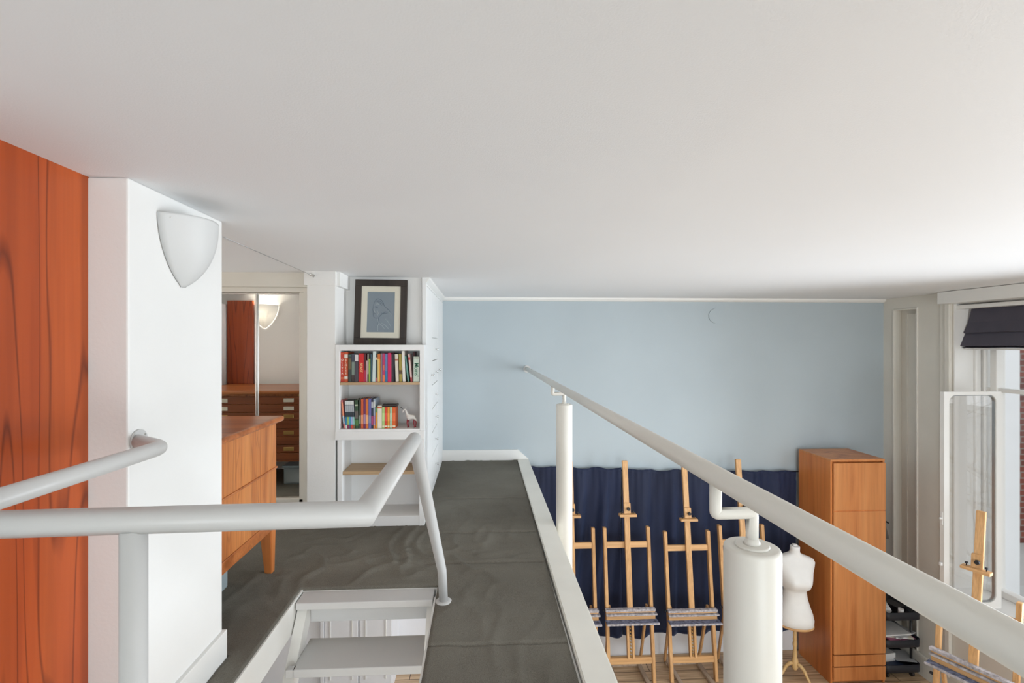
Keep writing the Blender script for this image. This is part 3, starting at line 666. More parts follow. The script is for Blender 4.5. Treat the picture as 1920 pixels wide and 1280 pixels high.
b = B(); box(b, xpx(717)+.001, xpx(745)-.001, 3.5275, 3.53, fb.location.z+.012, fb.location.z+.0135); obj('hinge_line', b, M_BLACK, fb)

# unicorn figurine -------------------------------------------------
def fx(c): return xpx(620+c/7.11)
def fz(c): return Z2+(1168-c)/7.11*PXM
un = thing('unicorn_figurine', 'small white unicorn figurine with red legs beside the books', 'figurine', (fx(1060), 3.56, Z2))
def skinned(name, pts, edges, rad, m, parent, sub=2):
    me = bpy.data.meshes.new(name); p = Vector(parent.location) if parent else Vector()
    me.from_pydata([tuple(Vector(q)-p) for q in pts], edges, []); me.materials.append(m)
    o = bpy.data.objects.new(name, me); COL.objects.link(o); o.parent = parent
    s = o.modifiers.new('skin', 'SKIN')
    for i, v in enumerate(me.skin_vertices[0].data): v.radius = (rad[i] if isinstance(rad[i], tuple) else (rad[i], rad[i])); v.use_root = (i == 0)
    u = o.modifiers.new('sub', 'SUBSURF'); u.levels = sub; u.render_levels = sub
    dg = bpy.context.evaluated_depsgraph_get(); dg.update(); nm = bpy.data.meshes.new_from_object(o.evaluated_get(dg))
    o.modifiers.clear(); o.data = nm
    for f in nm.polygons: f.use_smooth = True
    return o
Y = 3.56
skinned('body', [(fx(1070), Y, fz(1035)), (fx(1105), Y, fz(1028)), (fx(1130), Y, fz(1045)), (fx(1035), Y, fz(1035)), (fx(1015), Y, fz(1000)), (fx(998), Y, fz(950)), (fx(985), Y, fz(925)), (fx(965), Y, fz(935)), (fx(952), Y, fz(970)),
                 (fx(1112), Y-.008, fz(1075)), (fx(1025), Y-.008, fz(1070)), (fx(1115), Y+.008, fz(1075)), (fx(1028), Y+.008, fz(1070)), (fx(1142), Y, fz(1085))],
        [(0, 1), (1, 2), (0, 3), (3, 4), (4, 5), (5, 6), (6, 7), (7, 8), (2, 9), (3, 10), (2, 11), (3, 12), (2, 13)],
        [.0165, .0165, .014, .015, .0105, .008, .009, .0085, .0045, .006, .006, .006, .006, .003], mat('white_glazed_figurine', (.80, .78, .74), .4), un, 2)
b = B(); tube(b, [(fx(955), Y, fz(918)), (fx(912), Y, fz(890))], [.0032, .0012], 10); obj('horn', b, M_BLACK, un)
b = B(); tube(b, [(fx(990), Y-.003, fz(918)), (fx(993), Y-.003, fz(898))], [.003, .0008], 8); tube(b, [(fx(990), Y+.005, fz(918)), (fx(994), Y+.005, fz(898))], [.003, .0008], 8); obj('ears', b, M_PAPER, un)
RL = mat('dark_red_glaze', (.28, .01, .025), .35)
for x0, x1, x2, dy in ((1018, 1012, 1022, -.008), (1030, 1034, 1030, .008), (1108, 1102, 1110, -.008), (1122, 1128, 1124, .008)):
    b = B(); tube(b, [(fx(x0), Y+dy, fz(1060)), (fx(x1), Y+dy, fz(1110)), (fx(x2), Y+dy, fz(1150)), (fx(x2), Y+dy, Z2+.0003)], [.0058, .0036, .0034, .0052], 14); obj('leg', b, RL, un, smooth=False)

# framed drawing ---------------------------------------------------
pf = thing('framed_drawing', 'framed grey-blue pencil drawing of a head in profile leaning on the bookcase top', 'picture', (-.761, 3.690, -.0145))
tilt = math.atan2(.040, .49); RX = -tilt
pf.rotation_euler = (RX, math.radians(.5), 0)
FW, FH = .396, .500
b = B(); w = .050
for a in ((-FW/2, FW/2, 0, w), (-FW/2, FW/2, FH-w, FH), (-FW/2, -FW/2+w, w, FH-w), (FW/2-w, FW/2, w, FH-w)): box(b, a[0], a[1], 0, .022, a[2], a[3], .002)
obj('frame', b, M_DARKFRAME, pf, world=False)
b = B(); mw = .044
i0, i1, j0, j1 = -FW/2+w, FW/2-w, w, FH-w
for a in ((i0, i1, j0, j0+mw), (i0, i1, j1-mw, j1), (i0, i0+mw, j0+mw, j1-mw), (i1-mw, i1, j0+mw, j1-mw)): box(b, a[0], a[1], .008, .012, a[2], a[3])
obj('mount', b, M_MOUNT, pf, world=False)
b = B(); box(b, i0+.02, i1-.02, .012, .015, j0+.02, j1-.02); obj('drawing_paper', b, M_PAPERBLUE, pf, world=False)
b = B(); box(b, i0, i1, .005, .0065, j0, j1); obj('glazing', b, M_PICGLASS, pf, world=False)
def strokes(name, lines, m, r):
    b = B()
    for ln in lines:
        pts = [(-.105+(x-300)/390*.205+.001, .0118, .094+(832-z)/555*.305) for x, z in ln]
        for k in range(2): pass
        # smooth
        P = [Vector(p) for p in pts]; Q = []
        for i in range(len(P)-1):
            p0 = P[max(0, i-1)]; p1 = P[i]; p2 = P[i+1]; p3 = P[min(len(P)-1, i+2)]
            for t in (0, .25, .5, .75): Q.append(.5*((2*p1)+(p2-p0)*t+(2*p0-5*p1+4*p2-p3)*t*t+(3*p1-p0-3*p2+p3)*t**3))
        Q.append(P[-1]); n = len(Q); tube(b, Q, [r*(.45+.55*math.sin(PI*(i+.5)/n)) for i in range(n)], 6)
    obj(name, b, m, pf, world=False)
strokes('pencil_lines', [[(400, 420), (385, 460), (388, 490), (376, 520), (388, 540), (386, 562), (392, 578), (388, 592), (400, 620), (430, 634), (465, 632)],
    [(400, 420), (415, 385), (450, 362), (500, 380), (530, 420), (545, 460), (565, 480)], [(410, 478), (432, 474), (455, 482)], [(412, 470), (430, 488), (452, 490)], [(465, 632), (500, 590), (540, 560), (570, 540)],
    [(420, 400), (460, 390), (500, 410), (525, 450)], [(500, 560), (540, 570), (600, 560)], [(560, 480), (590, 500), (620, 530), (640, 570)], [(400, 570), (412, 572), (420, 568)], [(465, 632), (470, 680), (455, 740)], [(440, 400), (480, 420), (505, 460)]], M_PENCIL, .0019)
strokes('chalk_lines', [[(455, 640), (470, 700), (520, 740), (560, 790)], [(470, 700), (455, 760), (460, 820)], [(425, 440), (450, 430), (470, 450)], [(395, 500), (400, 530), (420, 560)], [(440, 520), (460, 560), (450, 600)], [(500, 700), (560, 730), (620, 790)], [(600, 520), (630, 560), (650, 600)], [(560, 640), (610, 690), (650, 760)]], M_CHALK, .0022)

# ================================================================== BUILT-IN CUPBOARDS
cb = thing('built_in_cupboard', 'tall white built-in cupboard wall with drawers and crystal knobs beside the bookcase', 'cupboard', (-.6, 4.6, MZ))
CX = -.422
b = B(); box(b, -1.0, CX-.02, 3.905, YB-.001, MZ+.002, CE-.001); obj('carcass', b, M_LAMUP, cb)
b = B(); box(b, CX-.03, CX+.003, 3.775, 3.805, MZ+.002, CE-.001, .002); box(b, CX-.03, CX, 3.80, YB-.002, MZ+.002, MZ+.055, .002); box(b, CX-.03, CX+.002, 5.405, YB-.002, MZ+.002, .45, .002)
box(b, CX-.03, CX, 3.80, YB-.002, .452, CE-.001, .002); obj('frame', b, M_LAMUP, cb)
b = B(); prism(b, [(CX, CE), (CX+.030, CE), (CX+.026, CE-.014), (CX+.01, CE-.034), (CX, CE-.045)], 3.775, YB-.04, 'y'); obj('cornice', b, M_TRIM, cb)
M_CRYSTAL = glass('crystal_knob_glass', tint=(.8, .8, .82), refl=3)
def knob(par, y, z):
    b = B(); tube(b, [(CX, y, z), (CX+.010, y, z)], [.008, .005], 12); tube(b, [(CX+.010, y, z), (CX+.016, y, z), (CX+.026, y, z), (CX+.030, y, z)], [.006, .0115, .0115, .007], 12)
    obj('knob', b, M_CHROME, par)
def leaf(nm, y0, y1, z0, z1, ky, kz, inset=None):
    b = B(); box(b, CX-.020, CX, y0, y1, z0, z1, .0015); d = obj(nm, b, M_LAMUP, cb)
    if inset:
        pass
    if ky: knob(d, ky, kz)
    return d
leaf('door', 3.808, 4.262, MZ+.06, .448, 4.17, -.28)
leaf('door', 4.268, 4.800, .045, .448, None, 0)
leaf('door', 4.816, 5.402, MZ+.06, .448, 4.875, -.272)
zs = [.039, -.166, -.380, -.592, -.803, -1.012, MZ+.06]
for i in range(6):
    leaf('drawer', 4.268, 4.800, zs[i+1]+.006, zs[i], 4.56, (zs[i]+zs[i+1])/2)
cv = thing('round_cover', 'flat round cover painted blue, high on the blue wall', 'wall cover', (2.732, YB, .309))
b = B(); tube(b, [(2.732, YB-.012, .309), (2.732, YB, .309)], .085, 40); obj('disc', b, M_BLUE, cv)
b = B(); tube(b, [(2.732, YB-.0135, .309), (2.732, YB-.011, .309)], .072, 40); obj('raised_centre', b, M_BLUE, cv)

# ================================================================== NAVY CURTAINS
def curtain(label, x0, x1, zt0, zt1, seed, zb=-3.325, ybase=5.372):
    t = thing('curtain', label, 'curtain', ((x0+x1)/2, ybase, zb), 0, 'navy curtains on the blue wall')
    b = B(); nx = int((x1-x0)/.009); nz = 46; V = []
    for j in range(nz+1):
        v = j/nz; row = []
        for i in range(nx+1):
            u = i/nx; x = x0+(x1-x0)*u
            sag = zt0+(zt1-zt0)*u+.016*math.sin(x*9+seed)*noise.noise(Vector((x*2.2, seed, 0)))*2+.006*math.sin(x*24+seed)
            ph = x*17+5.0*noise.noise(Vector((x*1.3, seed, v*.35)))+.5*v
            amp = (.012+.034*min(1, v*3.5)+.010*noise.noise(Vector((x*2.6, seed+3, 0))))
            gather = .004*math.sin(x*95+seed)*math.exp(-v*7)
            y = ybase+amp*(math.sin(ph)*.75+.25*math.sin(ph*2+1))+gather+.006*noise.noise(Vector((x*6, v*5, seed)))
            if abs(v-.045) < .012: y += .007
            z = sag+(zb+.014*math.sin(x*11+seed*2)-sag)*v
            row.append(b.verts.new((x+.006*math.sin(v*6+x*5), min(y, YB-.006), z)))
        V.append(row)
    for j in range(nz):
        for i in range(nx):
            f = b.faces.new((V[j][i], V[j][i+1], V[j+1][i+1], V[j+1][i])); f.smooth = True
    o = obj('cloth', b, M_NAVY, t)
    s = o.modifiers.new('solid', 'SOLIDIFY'); s.thickness = .002
    return t
curtain('long navy curtain hung on the blue wall behind the easels, left half', .24, 1.596, -1.375, -1.425, 1)
curtain('long navy curtain hung on the blue wall, right half reaching the wardrobe', 1.610, 3.66, -1.430, -1.490, 5)
cr = B(); tube(cr, [(.2, YB-.03, -1.40), (1.6, YB-.03, -1.455), (2.6, YB-.03, -1.50), (3.8, YB-.03, -1.50)], .006, 10)
tag(obj('curtain_rail', cr, M_BLACK), 'thin dark rail carrying the navy curtains', 'curtain rail')

# ================================================================== EASELS
def easel_proto(label, loc, rz, mast_top=2.285, up=(1.575, 1.575), td=0):
    t = thing('studio_easel', label, 'easel', loc, rz, 'wooden studio easels')
    ln = lambda z: -.08+z*.122                   # lean: y of the frame plane at height z
    def bar(nm, x0, x1, z0, z1, d0, d1, m, par=t):   # board following the lean
        b = B(); r = bmesh.ops.create_cube(b, size=1)
        for v in r['verts']:
            z = z1 if v.co.z > 0 else z0
            v.co = Vector((x1 if v.co.x > 0 else x0, ln(z)+(d1 if v.co.y > 0 else d0), z))
        bmesh.ops.bevel(b, geom=list(b.edges), offset=.0025, segments=2, affect='EDGES'); return obj(nm, b, m, par, world=False)
    for s in (-1, 1):
        bar('upright', s*.240-.017, s*.240+.017, 0.004, up[(s+1)//2], 0, .045, M_BEECH)
        b = B(); M = None
        box(b, s*.165-.022, s*.165+.022, -.21, .30, 0.002, .038, .003); obj('foot', b, M_FOOT, t, world=False)
        b = B(); p0 = Vector((s*.205, ln(.76)+.05, .76)); p1 = Vector((s*.195, .255, .02)); d = (p1-p0); L_ = d.length
        q = d.to_track_quat('Z', 'Y').to_matrix().to_4x4(); box(b, -.011, .011, -.017, .017, 0, L_, .002, 2, Matrix.Translation(p0) @ q); obj('back_stay', b, M_BEECH, t, world=False)
        b = B(); tube(b, [(s*.262, ln(.73)+.02, .73), (s*.285, ln(.73)+.02, .73)], .012, 12); obj('wing_nut', b, M_BLACKMET, t, world=False)
    b = B(); box(b, -.20, .20, .20, .235, .004, .034, .003); obj('rear_cross_bar', b, M_FOOT, t, world=False)
    bar('lower_cross_bar', -.223, .223, .200, .262, .004, .034, M_BEECHX)
    bar('upper_cross_bar', -.223, .223, 1.365, 1.425, .006, .034, M_BEECHX)
    # mast and its slotted lower half with ratchet
    bar('mast', -.029, .029, .70+td, mast_top, -.026, .004, M_BEECH)
    for s in (-1, 1): bar('mast_guide', s*.027-.013, s*.027+.013, .255, .70+td, -.006, .030, M_BEECH)
    b = B()
    for k in range(12):
        z = .27+k*.034; prism(b, [(-.007, z), (.010, z+.004), (-.007, z+.03)], ln(z)+.002, ln(z)+.016, 'y')
    obj('ratchet', b, M_BRASS, t, world=False)
    # tray
    bar('tray_back_board', -.262, .262, .655+td, .775+td, -.040, -.026, M_BEECHX)
    bar('tray_top_ledge', -.272, .262, .752+td, .776+td, -.064, -.022, M_WASH)
    bar('tray_ledge', -.268, .275, .713+td, .730+td, -.070, -.030, M_WASH)
    bar('tray_shelf', -.275, .278, .650+td, .664+td, -.118, -.030, M_WASHBLUE)
    bar('tray_lip', -.275, .278, .648+td, .668+td, -.124, -.116, M_WASH)
    # sliding head clamp
    bar('clamp_block', -.037, .037, 1.735, 1.845, -.048, -.026, M_BEECH)
    bar('clamp_ledge', -.093, .093, 1.712, 1.737, -.085, -.022, M_BEECHX)
    b = B(); tube(b, [(.008, ln(1.79)-.048, 1.79), (.008, ln(1.79)-.060, 1.79), (.008, ln(1.79)-.078, 1.79)], [.008, .019, .017], 7); obj('clamp_knob', b, M_BLACK, t, world=False)
    for s in (-1, 1):
        b = B(); lathe(b, [(.004, 1.737), (.004, 1.752), (.011, 1.756), (.010, 1.768)], 10, (s*.062, ln(1.74)-.05)); obj('thumb_screw', b, M_BLACKMET, t, world=False)
    return t
e0 = easel_proto('wooden studio easel between the cream post and the next easel, mast clear of the rail', (1.592, 5.03, FL), 0)
for x, y, lab, dz in ((.985, 5.03, 'wooden studio easel mostly hidden behind the far cream post', 0), (2.262, 5.03, 'wooden studio easel in the middle of the row, mast top crossing behind the rail', 0), (2.872, 5.03, 'wooden studio easel partly hidden behind the thick near post', 0)):
    c = copytree(e0); c.location = (x, y, FL); c['label'] = lab
    if x > 2 and x < 2.5: c.scale = (1, 1, .965)
c = easel_proto('wooden studio easel turned sideways beside the window', (3.985, 3.70, FL), math.radians(-66), 2.19, (1.49, 1.56), .20)

# ================================================================== DRESS FORM
df = thing('dress_form', 'small white tailor bust on a turned wooden tripod stand', 'dress form', (3.355, 4.96, FL))
def form():
    b = B(); n = 40; prof = [  # z above floor, half width, half depth, y shift
        (.600, .172, .130, .00), (.605, .179, .137, .00), (.66, .181, .145, .0), (.72, .168, .138, .0), (.79, .144, .118, .0), (.87, .120, .098, .0), (.95, .108, .090, 0), (.98, .116, .096, -.006), (1.00, .142, .118, -.012),
        (1.06, .152, .142, -.022), (1.10, .158, .140, -.020), (1.16, .172, .118, -.006), (1.22, .192, .100, .006), (1.255, .200, .088, .010), (1.285, .188, .074, .012), (1.305, .150, .064, .012), (1.325, .090, .056, .010), (1.345, .052, .050, .006), (1.375, .046, .046, .0), (1.415, .046, .046, -.004), (1.42, .040, .040, -.004)]
    last = None
    for z, a, d, sy in prof:
        rg = []
        for i in range(n):
            th = 2*PI*i/n; c, s = math.cos(th), math.sin(th)
            x = a*(abs(c)**.85)*(1 if c > 0 else -1); y = d*s+sy
            if s < 0 and 1.0 < z < 1.17:
                k = math.exp(-((z-1.085)/.045)**2); y -= .026*k*(math.exp(-((x-.072)/.042)**2)+math.exp(-((x+.072)/.042)**2))
            rg.append(b.verts.new((x, y, z)))
        if last: bridge(b, last, rg)
        else: b.faces.new(rg[::-1])
        last = rg
    b.faces.new(last); return b
o = obj('torso', form(), M_CALICO, df, world=False)
b = B(); lathe(b, [(.1, .575), (.176, .576), (.184, .582), (.184, .598), (.17, .601)], 40, (0, 0), 1, .76); obj('base_rim', b, M_BEECHX, df, world=False)
b = B(); box(b, -.022, .022, -.022, .022, 1.42, 1.437, .006); obj('neck_cap', b, M_CALICO, df, world=False)
b = B(); lathe(b, [(.017, .576), (.017, .44), (.020, .42), (.014, .40), (.022, .385), (.022, .36), (.015, .34), (.018, .30), (.024, .26), (.020, .235), (.030, .21), (.034, .185), (.034, .13), (.022, .105), (.010, .095)], 24); obj('pole', b, M_PINE, df, world=False)
for k in range(3):
    a = math.radians(-50+120*k); dx, dy = math.cos(a), math.sin(a)
    b = B(); tube(b, [(dx*r_, dy*r_, z) for r_, z in ((.015, .17), (.055, .172), (.095, .140), (.125, .085), (.155, .040), (.195, .018), (.215, .014))], [.017, .018, .017, .014, .013, .013, .010], 14, bend=.01); obj('leg', b, M_PINE, df, world=False)
df.rotation_euler = (0, 0, math.radians(-12))

# ================================================================== WARDROBE
wd = thing('wardrobe', 'tall cherry wood wardrobe standing against the blue wall', 'wardrobe', (3.97, 5.1, FL))
WX0, WX1, WY0, WY1, WT_ = 3.675, 4.268, 4.862, YB-.075, -1.228
b = B(); box(b, WX0, WX0+.02, WY0, WY1, FL+.002, WT_-.02, .001); box(b, WX1-.02, WX1, WY0, WY1, FL+.002, WT_-.02, .001); box(b, WX0+.02, WX1-.02, WY0+.03, WY1, FL+.002, WT_-.02); obj('carcass', b, M_WARDS, wd)
b = B(); box(b, WX0, WX1, WY0-.004, WY1, WT_-.020, WT_, .002); obj('top', b, M_WARD, wd)
for nm, z0, z1 in (('door', -1.760, WT_-.036), ('door', -3.268, -1.772), ('drawer', -3.392, -3.280), ('drawer', FL+.04, -3.404)):
    b = B(); box(b, WX0+.024, WX1-.004, WY0-.020, WY0+.002, z0, z1, .003); obj(nm, b, M_WARD, wd)
b = B(); box(b, WX0+.024, WX1-.004, WY0-.012, WY0, -1.772, -1.760); obj('rail', b, M_WARDS, wd)

# ================================================================== TROLLEY AND ITS LOAD
tr = thing('trolley', 'black metal trolley with open trays, between the wardrobe and the window wall', 'trolley', (4.52, 5.08, FL))
TX0, TX1, TY0, TY1 = 4.30, 4.70, 4.88, 5.30
def tray(z, h=.085):
    b = B(); box(b, TX0, TX1, TY0, TY1, z, z+h, .035, 4)
    top_ = [f for f in b.faces if all(v.co.z > z+h-.001 for v in f.verts)]
    for f in [f for f in b.faces if f.calc_center_median().z > z+h-.0362]:
        pass
    b.free(); b = B(); n = 8; pts = []
    r_ = .05
    for cx, cy, a0 in ((TX1-r_, TY1-r_, 0), (TX0+r_, TY1-r_, PI/2), (TX0+r_, TY0+r_, PI), (TX1-r_, TY0+r_, 1.5*PI)):
        for i in range(n+1): a = a0+PI/2*i/n; pts.append((cx, cy, math.cos(a), math.sin(a)))
    def lp_(rr, zz): return [b.verts.new((cx+c*rr, cy+s*rr, zz)) for cx, cy, c, s in pts]
    rings = [lp_(r_-.006, z), lp_(r_, z+.006), lp_(r_, z+h), lp_(r_-.004, z+h), lp_(r_-.004, z+.006)]
    for a_, c_ in zip(rings, rings[1:]): bridge(b, a_, c_)
    b.faces.new(rings[0][::-1]); b.faces.new(rings[-1]); return obj('tray', b, M_BLACKMET, tr)
TZ = (-2.955, -3.245, -3.512)
for z in TZ: tray(z)
for y in (TY0+.10, TY1-.10):
    for x in (TX1-.03, TX0+.03):
        b = B(); tube(b, [(x, y, FL+.05), (x, y, TZ[0]+.05)], .012, 14); obj('post', b, M_BLACK, tr)
for x, y in ((TX0+.06, TY0+.06), (TX1-.06, TY0+.06), (TX0+.06, TY1-.06), (TX1-.06, TY1-.06)):
    b = B(); tube(b, [(x-.012, y, FL+.026), (x+.012, y, FL+.026)], .025, 20); tube(b, [(x, y, FL+.03), (x, y, FL+.075)], .008, 10); obj('castor', b, M_BLACK, tr)
def flat(name, label, cat, x, y, z, w, d, h, rz, m, group=None, bev=.001, rx=0):
    b = B(); box(b, -w/2, w/2, -d/2, d/2, 0, h, bev); o = obj(name, b, m, loc=(x, y, z)); o.rotation_euler = (rx, 0, rz); tag(o, label, cat, group); return o
def roll(name, label, cat, p0, p1, r, m):
    b = B(); tube(b, [p0, p1], r, 20); return tag(obj(name, b, m), label, cat)
roll('paint_tube', 'white paint tube lying in the top trolley tray', 'paint tube', (4.39, 4.95, TZ[0]+.075), (4.47, 5.10, TZ[0]+.075), .026, M_PAPER)
flat('pencil_box', 'dark box in the top trolley tray beside the white tube', 'box', 4.56, 5.08, TZ[0]+.008, .12, .16, .072, .2, M_BLACK)
roll('paint_pot', 'small white pot in the top trolley tray', 'pot', (4.52, 4.94, TZ[0]+.008), (4.52, 4.94, TZ[0]+.095), .026, M_PAPER)
z = TZ[1]+.062
PKP = mat('pink_printed_paper', (.52, .16, .30), .6)
for i, (lab, m, w, d, rz, x, y) in enumerate((('pink-edged magazine at the bottom of the pile in the second tray', PKP, .30, .30, .10, 4.50, 5.05), ('cream sheet of card under the white folder', M_MOUNT, .30, .24, -.22, 4.50, 5.04), ('grey printed sheet slipping right in the second tray', M_GREYPAPER, .28, .22, .35, 4.55, 5.03), ('white folder lying on top of the paper pile', M_PAPER, .31, .25, .05, 4.46, 5.04))):
    flat('paper_folder', lab, 'papers', x, y, z+i*.016, w, d, .013, rz, m, 'papers in the second trolley tray')
roll('marker_pen', 'white marker pen at the front of the second tray', 'pen', (4.43, 4.905, TZ[1]+.093), (4.56, 4.90, TZ[1]+.095), .007, M_PAPER)
flat('card_box', 'small white card box in the lowest trolley tray', 'box', 4.44, 5.04, TZ[2]+.055, .13, .10, .085, .12, M_PAPER)
flat('notebook', 'dark blue notebook under the small white box', 'notebook', 4.45, 4.98, TZ[2]+.04, .18, .16, .014, .1, mat('dark_blue_cover', (.02, .035, .08), .5))
flat('photo_print', 'glossy grey print lying across the lowest trolley tray', 'print', 4.60, 5.03, TZ[2]+.088, .20, .20, .003, -.2, M_GREYPAPER)
bd = thing('palette_board', 'pale wooden palette board resting at the foot of the trolley', 'palette', (4.60, 4.74, FL+.004))
b = B(); box(b, 4.42, 4.62, 4.66, 4.82, FL+.004, FL+.014, .004); obj('board', b, M_OAK, bd)
tag(flat('wooden_board', 'second pale wooden board beside the palette at the trolley foot', 'board', 4.34, 4.74, FL+.003, .12, .18, .010, .1, M_BEECHX), 'second pale wooden board beside the palette at the trolley foot', 'board')
# clamp lamp in the gap
cl = thing('clamp_lamp', 'black clamp lamp with a grey shade in the gap behind the wardrobe', 'lamp', (4.60, 5.34, FL))
b = B(); tube(b, [(4.60, 5.34, FL+.002), (4.60, 5.34, FL+.02)], .08, 24); obj('base', b, M_BLACK, cl)
b = B(); tube(b, [(4.60, 5.34, FL+.02), (4.60, 5.34, -2.00), (4.585, 5.30, -1.95)], .008, 12); tube(b, [(4.56, 5.30, -1.99), (4.655, 5.25, -2.06)], .008, 10); obj('arm', b, M_BLACK, cl)
b = B(); lathe(b, [(.02, -2.06), (.035, -2.10), (.062, -2.22), (.060, -2.22)], 24, (4.60, 5.27)); obj('lamp_shade', b, M_GREYSHADE, cl)

# ================================================================== WINDOW THINGS
rb = thing('roman_blind', 'charcoal fabric roman blind half drawn up over the window', 'blind', (XR+.13, 3.6, -.06))
b = B(); prof = [(.150, .36), (.125, .20), (.085, .10), (.098, .095), (.110, .10), (.120, .115), (.105, .09), (.070, .0), (.058, -.030), (.070, -.034), (.115, -.030), (.125, -.02), (.11, -.036), (.075, -.046), (.12, -.052), (.16, -.045), (.175, .36)]
def blindprof(y):
    k = min(1, (4.60-y)/.10); return prof
b = B(); last = None; ny = 40
for j in range(ny+1):
    y = 2.60+(4.600-2.60)*j/ny; row = []
    for x, z in prof:
        s = .004*math.sin(y*7+z*9)
        inset = .045*max(0, (z+.03)/.39) if j == ny else 0
        row.append(b.verts.new((XR+x+s, y-inset, z+.004*math.sin(y*5))))
    if last: bridge(b, last, row)
    else: b.faces.new(row[::-1])
    last = row
b.faces.new(last)
for f in b.faces: f.smooth = False
obj('fabric', b, M_BLIND, rb)
b = B(); box(b, XR+.075, XR+.15, 2.60, 4.555, -.068, -.052, .003); obj('bottom_lining', b, M_LINING, rb)
b = B(); box(b, XR+.02, XR+.12, 2.58, 4.605, .335, .372, .003); obj('head_batten', b, M_TRIM, rb)

CY = 4.17; CX0, CX1 = 4.205, 4.755
sg = thing('casement_sash', 'white secondary glazing sash with round-cornered pane, swung open into the room', 'window sash', (CX1, CY, -2.42))
def rr(x0, x1, z0, z1, r, n=8):
    out = []
    for cx, cz, a0 in ((x1-r, z1-r, 0), (x0+r, z1-r, PI/2), (x0+r, z0+r, PI), (x1-r, z0+r, 1.5*PI)):
        for i in range(n+1): a = a0+PI/2*i/n; out.append((cx+r*math.cos(a), cz+r*math.sin(a)))
    return out
b = B(); zt_, zb_ = -.447, -2.425
inn = rr(CX0+.050, CX1-.050, zb_+.055, zt_-.030, .065); outp = rr(CX0, CX1, zb_, zt_, .004)
V = [[b.verts.new((p[0], y, p[1])) for p in poly] for poly, y in ((outp, CY-.02), (inn, CY-.02), (inn, CY+.02), (outp, CY+.02))]
for a_, c_ in ((0, 1), (1, 2), (2, 3), (3, 0)): bridge(b, V[a_], V[c_], False)
obj('sash_frame', b, M_TRIM, sg)
b = B(); i2 = rr(CX0+.050, CX1-.050, zb_+.055, zt_-.030, .065); i3 = rr(CX0+.058, CX1-.058, zb_+.063, zt_-.038, .058)
V = [[b.verts.new((p[0], y, p[1])) for p in poly] for poly, y in ((i2, CY-.012), (i3, CY-.012), (i3, CY+.010), (i2, CY+.010))]
for a_, c_ in ((0, 1), (1, 2), (2, 3), (3, 0)): bridge(b, V[a_], V[c_], False)
obj('gasket', b, M_GREYSHADE, sg)
b = B(); prism(b, rr(CX0+.052, CX1-.052, zb_+.057, zt_-.032, .063), CY-.003, CY+.003, 'y'); obj('pane', b, M_GLASS2, sg)
b = B(); tube(b, [(CX0, CY, -1.60), (CX0-.022, CY-.004, -1.60), (CX0-.028, CY-.004, -1.60)], [.010, .010, .006], 14); box(b, CX0-.006, CX0, CY-.012, CY+.012, -1.66, -1.54, .002); obj('handle', b, M_PAPER, sg)
b = B(); box(b, CX0-.022, CX0, CY-.01, CY+.01, -2.03, -2.00, .003); obj('catch', b, M_PAPER, sg)
b = B(); tube(b, [(CX1+.002, CY, -.80), (CX1+.002, CY, -.72)], .008, 12); tube(b, [(CX1+.002, CY, -2.2), (CX1+.002, CY, -2.12)], .008, 12); obj('hinges', b, M_PAPER, sg)

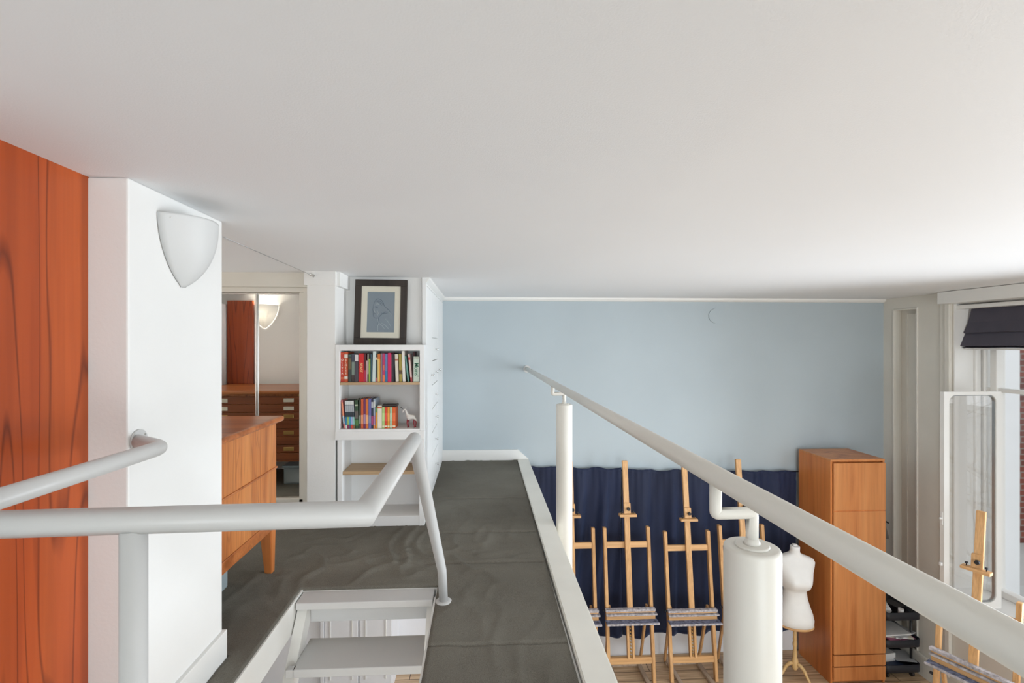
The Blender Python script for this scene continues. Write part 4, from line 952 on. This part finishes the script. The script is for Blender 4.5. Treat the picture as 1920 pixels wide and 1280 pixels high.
# ================================================================== LOWER ROOM UNDER THE GALLERY
lc = thing('lower_closet', 'white panelled double closet glimpsed between the stair treads', 'closet', (-1.5, 5.2, FL))
b = B(); box(b, -2.4, -.90, 4.99, YB-.014, FL+.002, MZ-.152); box(b, -1.62, -1.585, 4.955, 4.99, FL+.002, MZ-.16, .004); obj('carcass', b, M_LOWWALL, lc)
for x0, x1 in ((-1.58, -1.245), (-1.225, -.905)):
    b = B(); box(b, x0, x1, 4.965, 4.988, FL+.09, MZ-.17, .003); d = obj('door', b, M_LOWWALL, lc)
    b = B()
    for a_, c_, z0, z1 in ((x0+.05, x0+.065, FL+.15, MZ-.25), (x1-.065, x1-.05, FL+.15, MZ-.25)): box(b, a_, c_, 4.957, 4.966, z0, z1, .003)
    obj('panel_moulding', b, M_TRIM, d)
b = B(); box(b, -2.4, -.895, 4.96, 4.992, FL+.002, FL+.085, .003); obj('plinth', b, mat('blue_grey_skirting', (.42, .46, .54), .5), lc)

# ================================================================== OUTSIDE
bm = B(); box(bm, XR+.40, 5.86, 4.93, 5.30, FL-1.5, .9); tag(obj('outside_pier', bm, M_RENDER), 'white rendered pier of the bay just outside the window', 'pier')
bm = B(); box(bm, XR+.6, 40, -30, 40, FL-1.6, FL-1.5); struct('ground', bm, painted('grey_street_paving', (.34, .34, .33), .85, .1, .3, 4, 1))
nb = thing('street_house', 'red brick house with white window surrounds across the street', 'house', (16, 13, FL-1.5))
b = B(); box(b, 13, 24, 11.5, 20, FL-1.5, 7.5); obj('walls', b, M_BRICK, nb)
for x in (13.9, 15.9, 17.9):
    for z in (-2.9, -.2, 2.4):
        b = B(); box(b, x, x+1.1, 11.44, 11.52, z, z+1.7, .01); w_ = obj('window_surround', b, M_RENDER, nb)
        b = B(); box(b, x+.12, x+.98, 11.42, 11.47, z+.12, z+1.58); obj('pane', b, mat('dark_window_glass', (.03, .035, .05), .1), w_)
tree = thing('bare_tree', 'bare branching tree outside the window, mirrored in the open sash', 'tree', (9.3, .9, FL-1.5))
random.seed(11); tb = B()
def grow(p, d, r, n, depth):
    pts = [p]; rad = [r]
    for i in range(n):
        d = (d+Vector((random.uniform(-.16, .16), random.uniform(-.16, .16), random.uniform(-.06, .12)))).normalized(); p = p+d*(.42 if depth < 2 else .24); r *= .87; pts.append(p); rad.append(r)
        if depth < 4 and i > 0 and random.random() < .85:
            s = d.cross(Vector((random.uniform(-1, 1), random.uniform(-1, 1), random.uniform(-1, 1)))).normalized(); grow(p, (d*.5+s*.9).normalized(), r*.62, max(3, n-1), depth+1)
    tube(tb, pts, rad, 6 if depth < 2 else 4)
grow(Vector((9.3, .9, FL-1.5)), Vector((0, 0, 1)), .16, 8, 0)
obj('trunk_and_branches', tb, M_BRANCH, tree)

# ------------------------------------------------------------------ lift everything: lower floor at z = 0
for o in SC.objects:
    if not o.parent: o.location.z += EYE
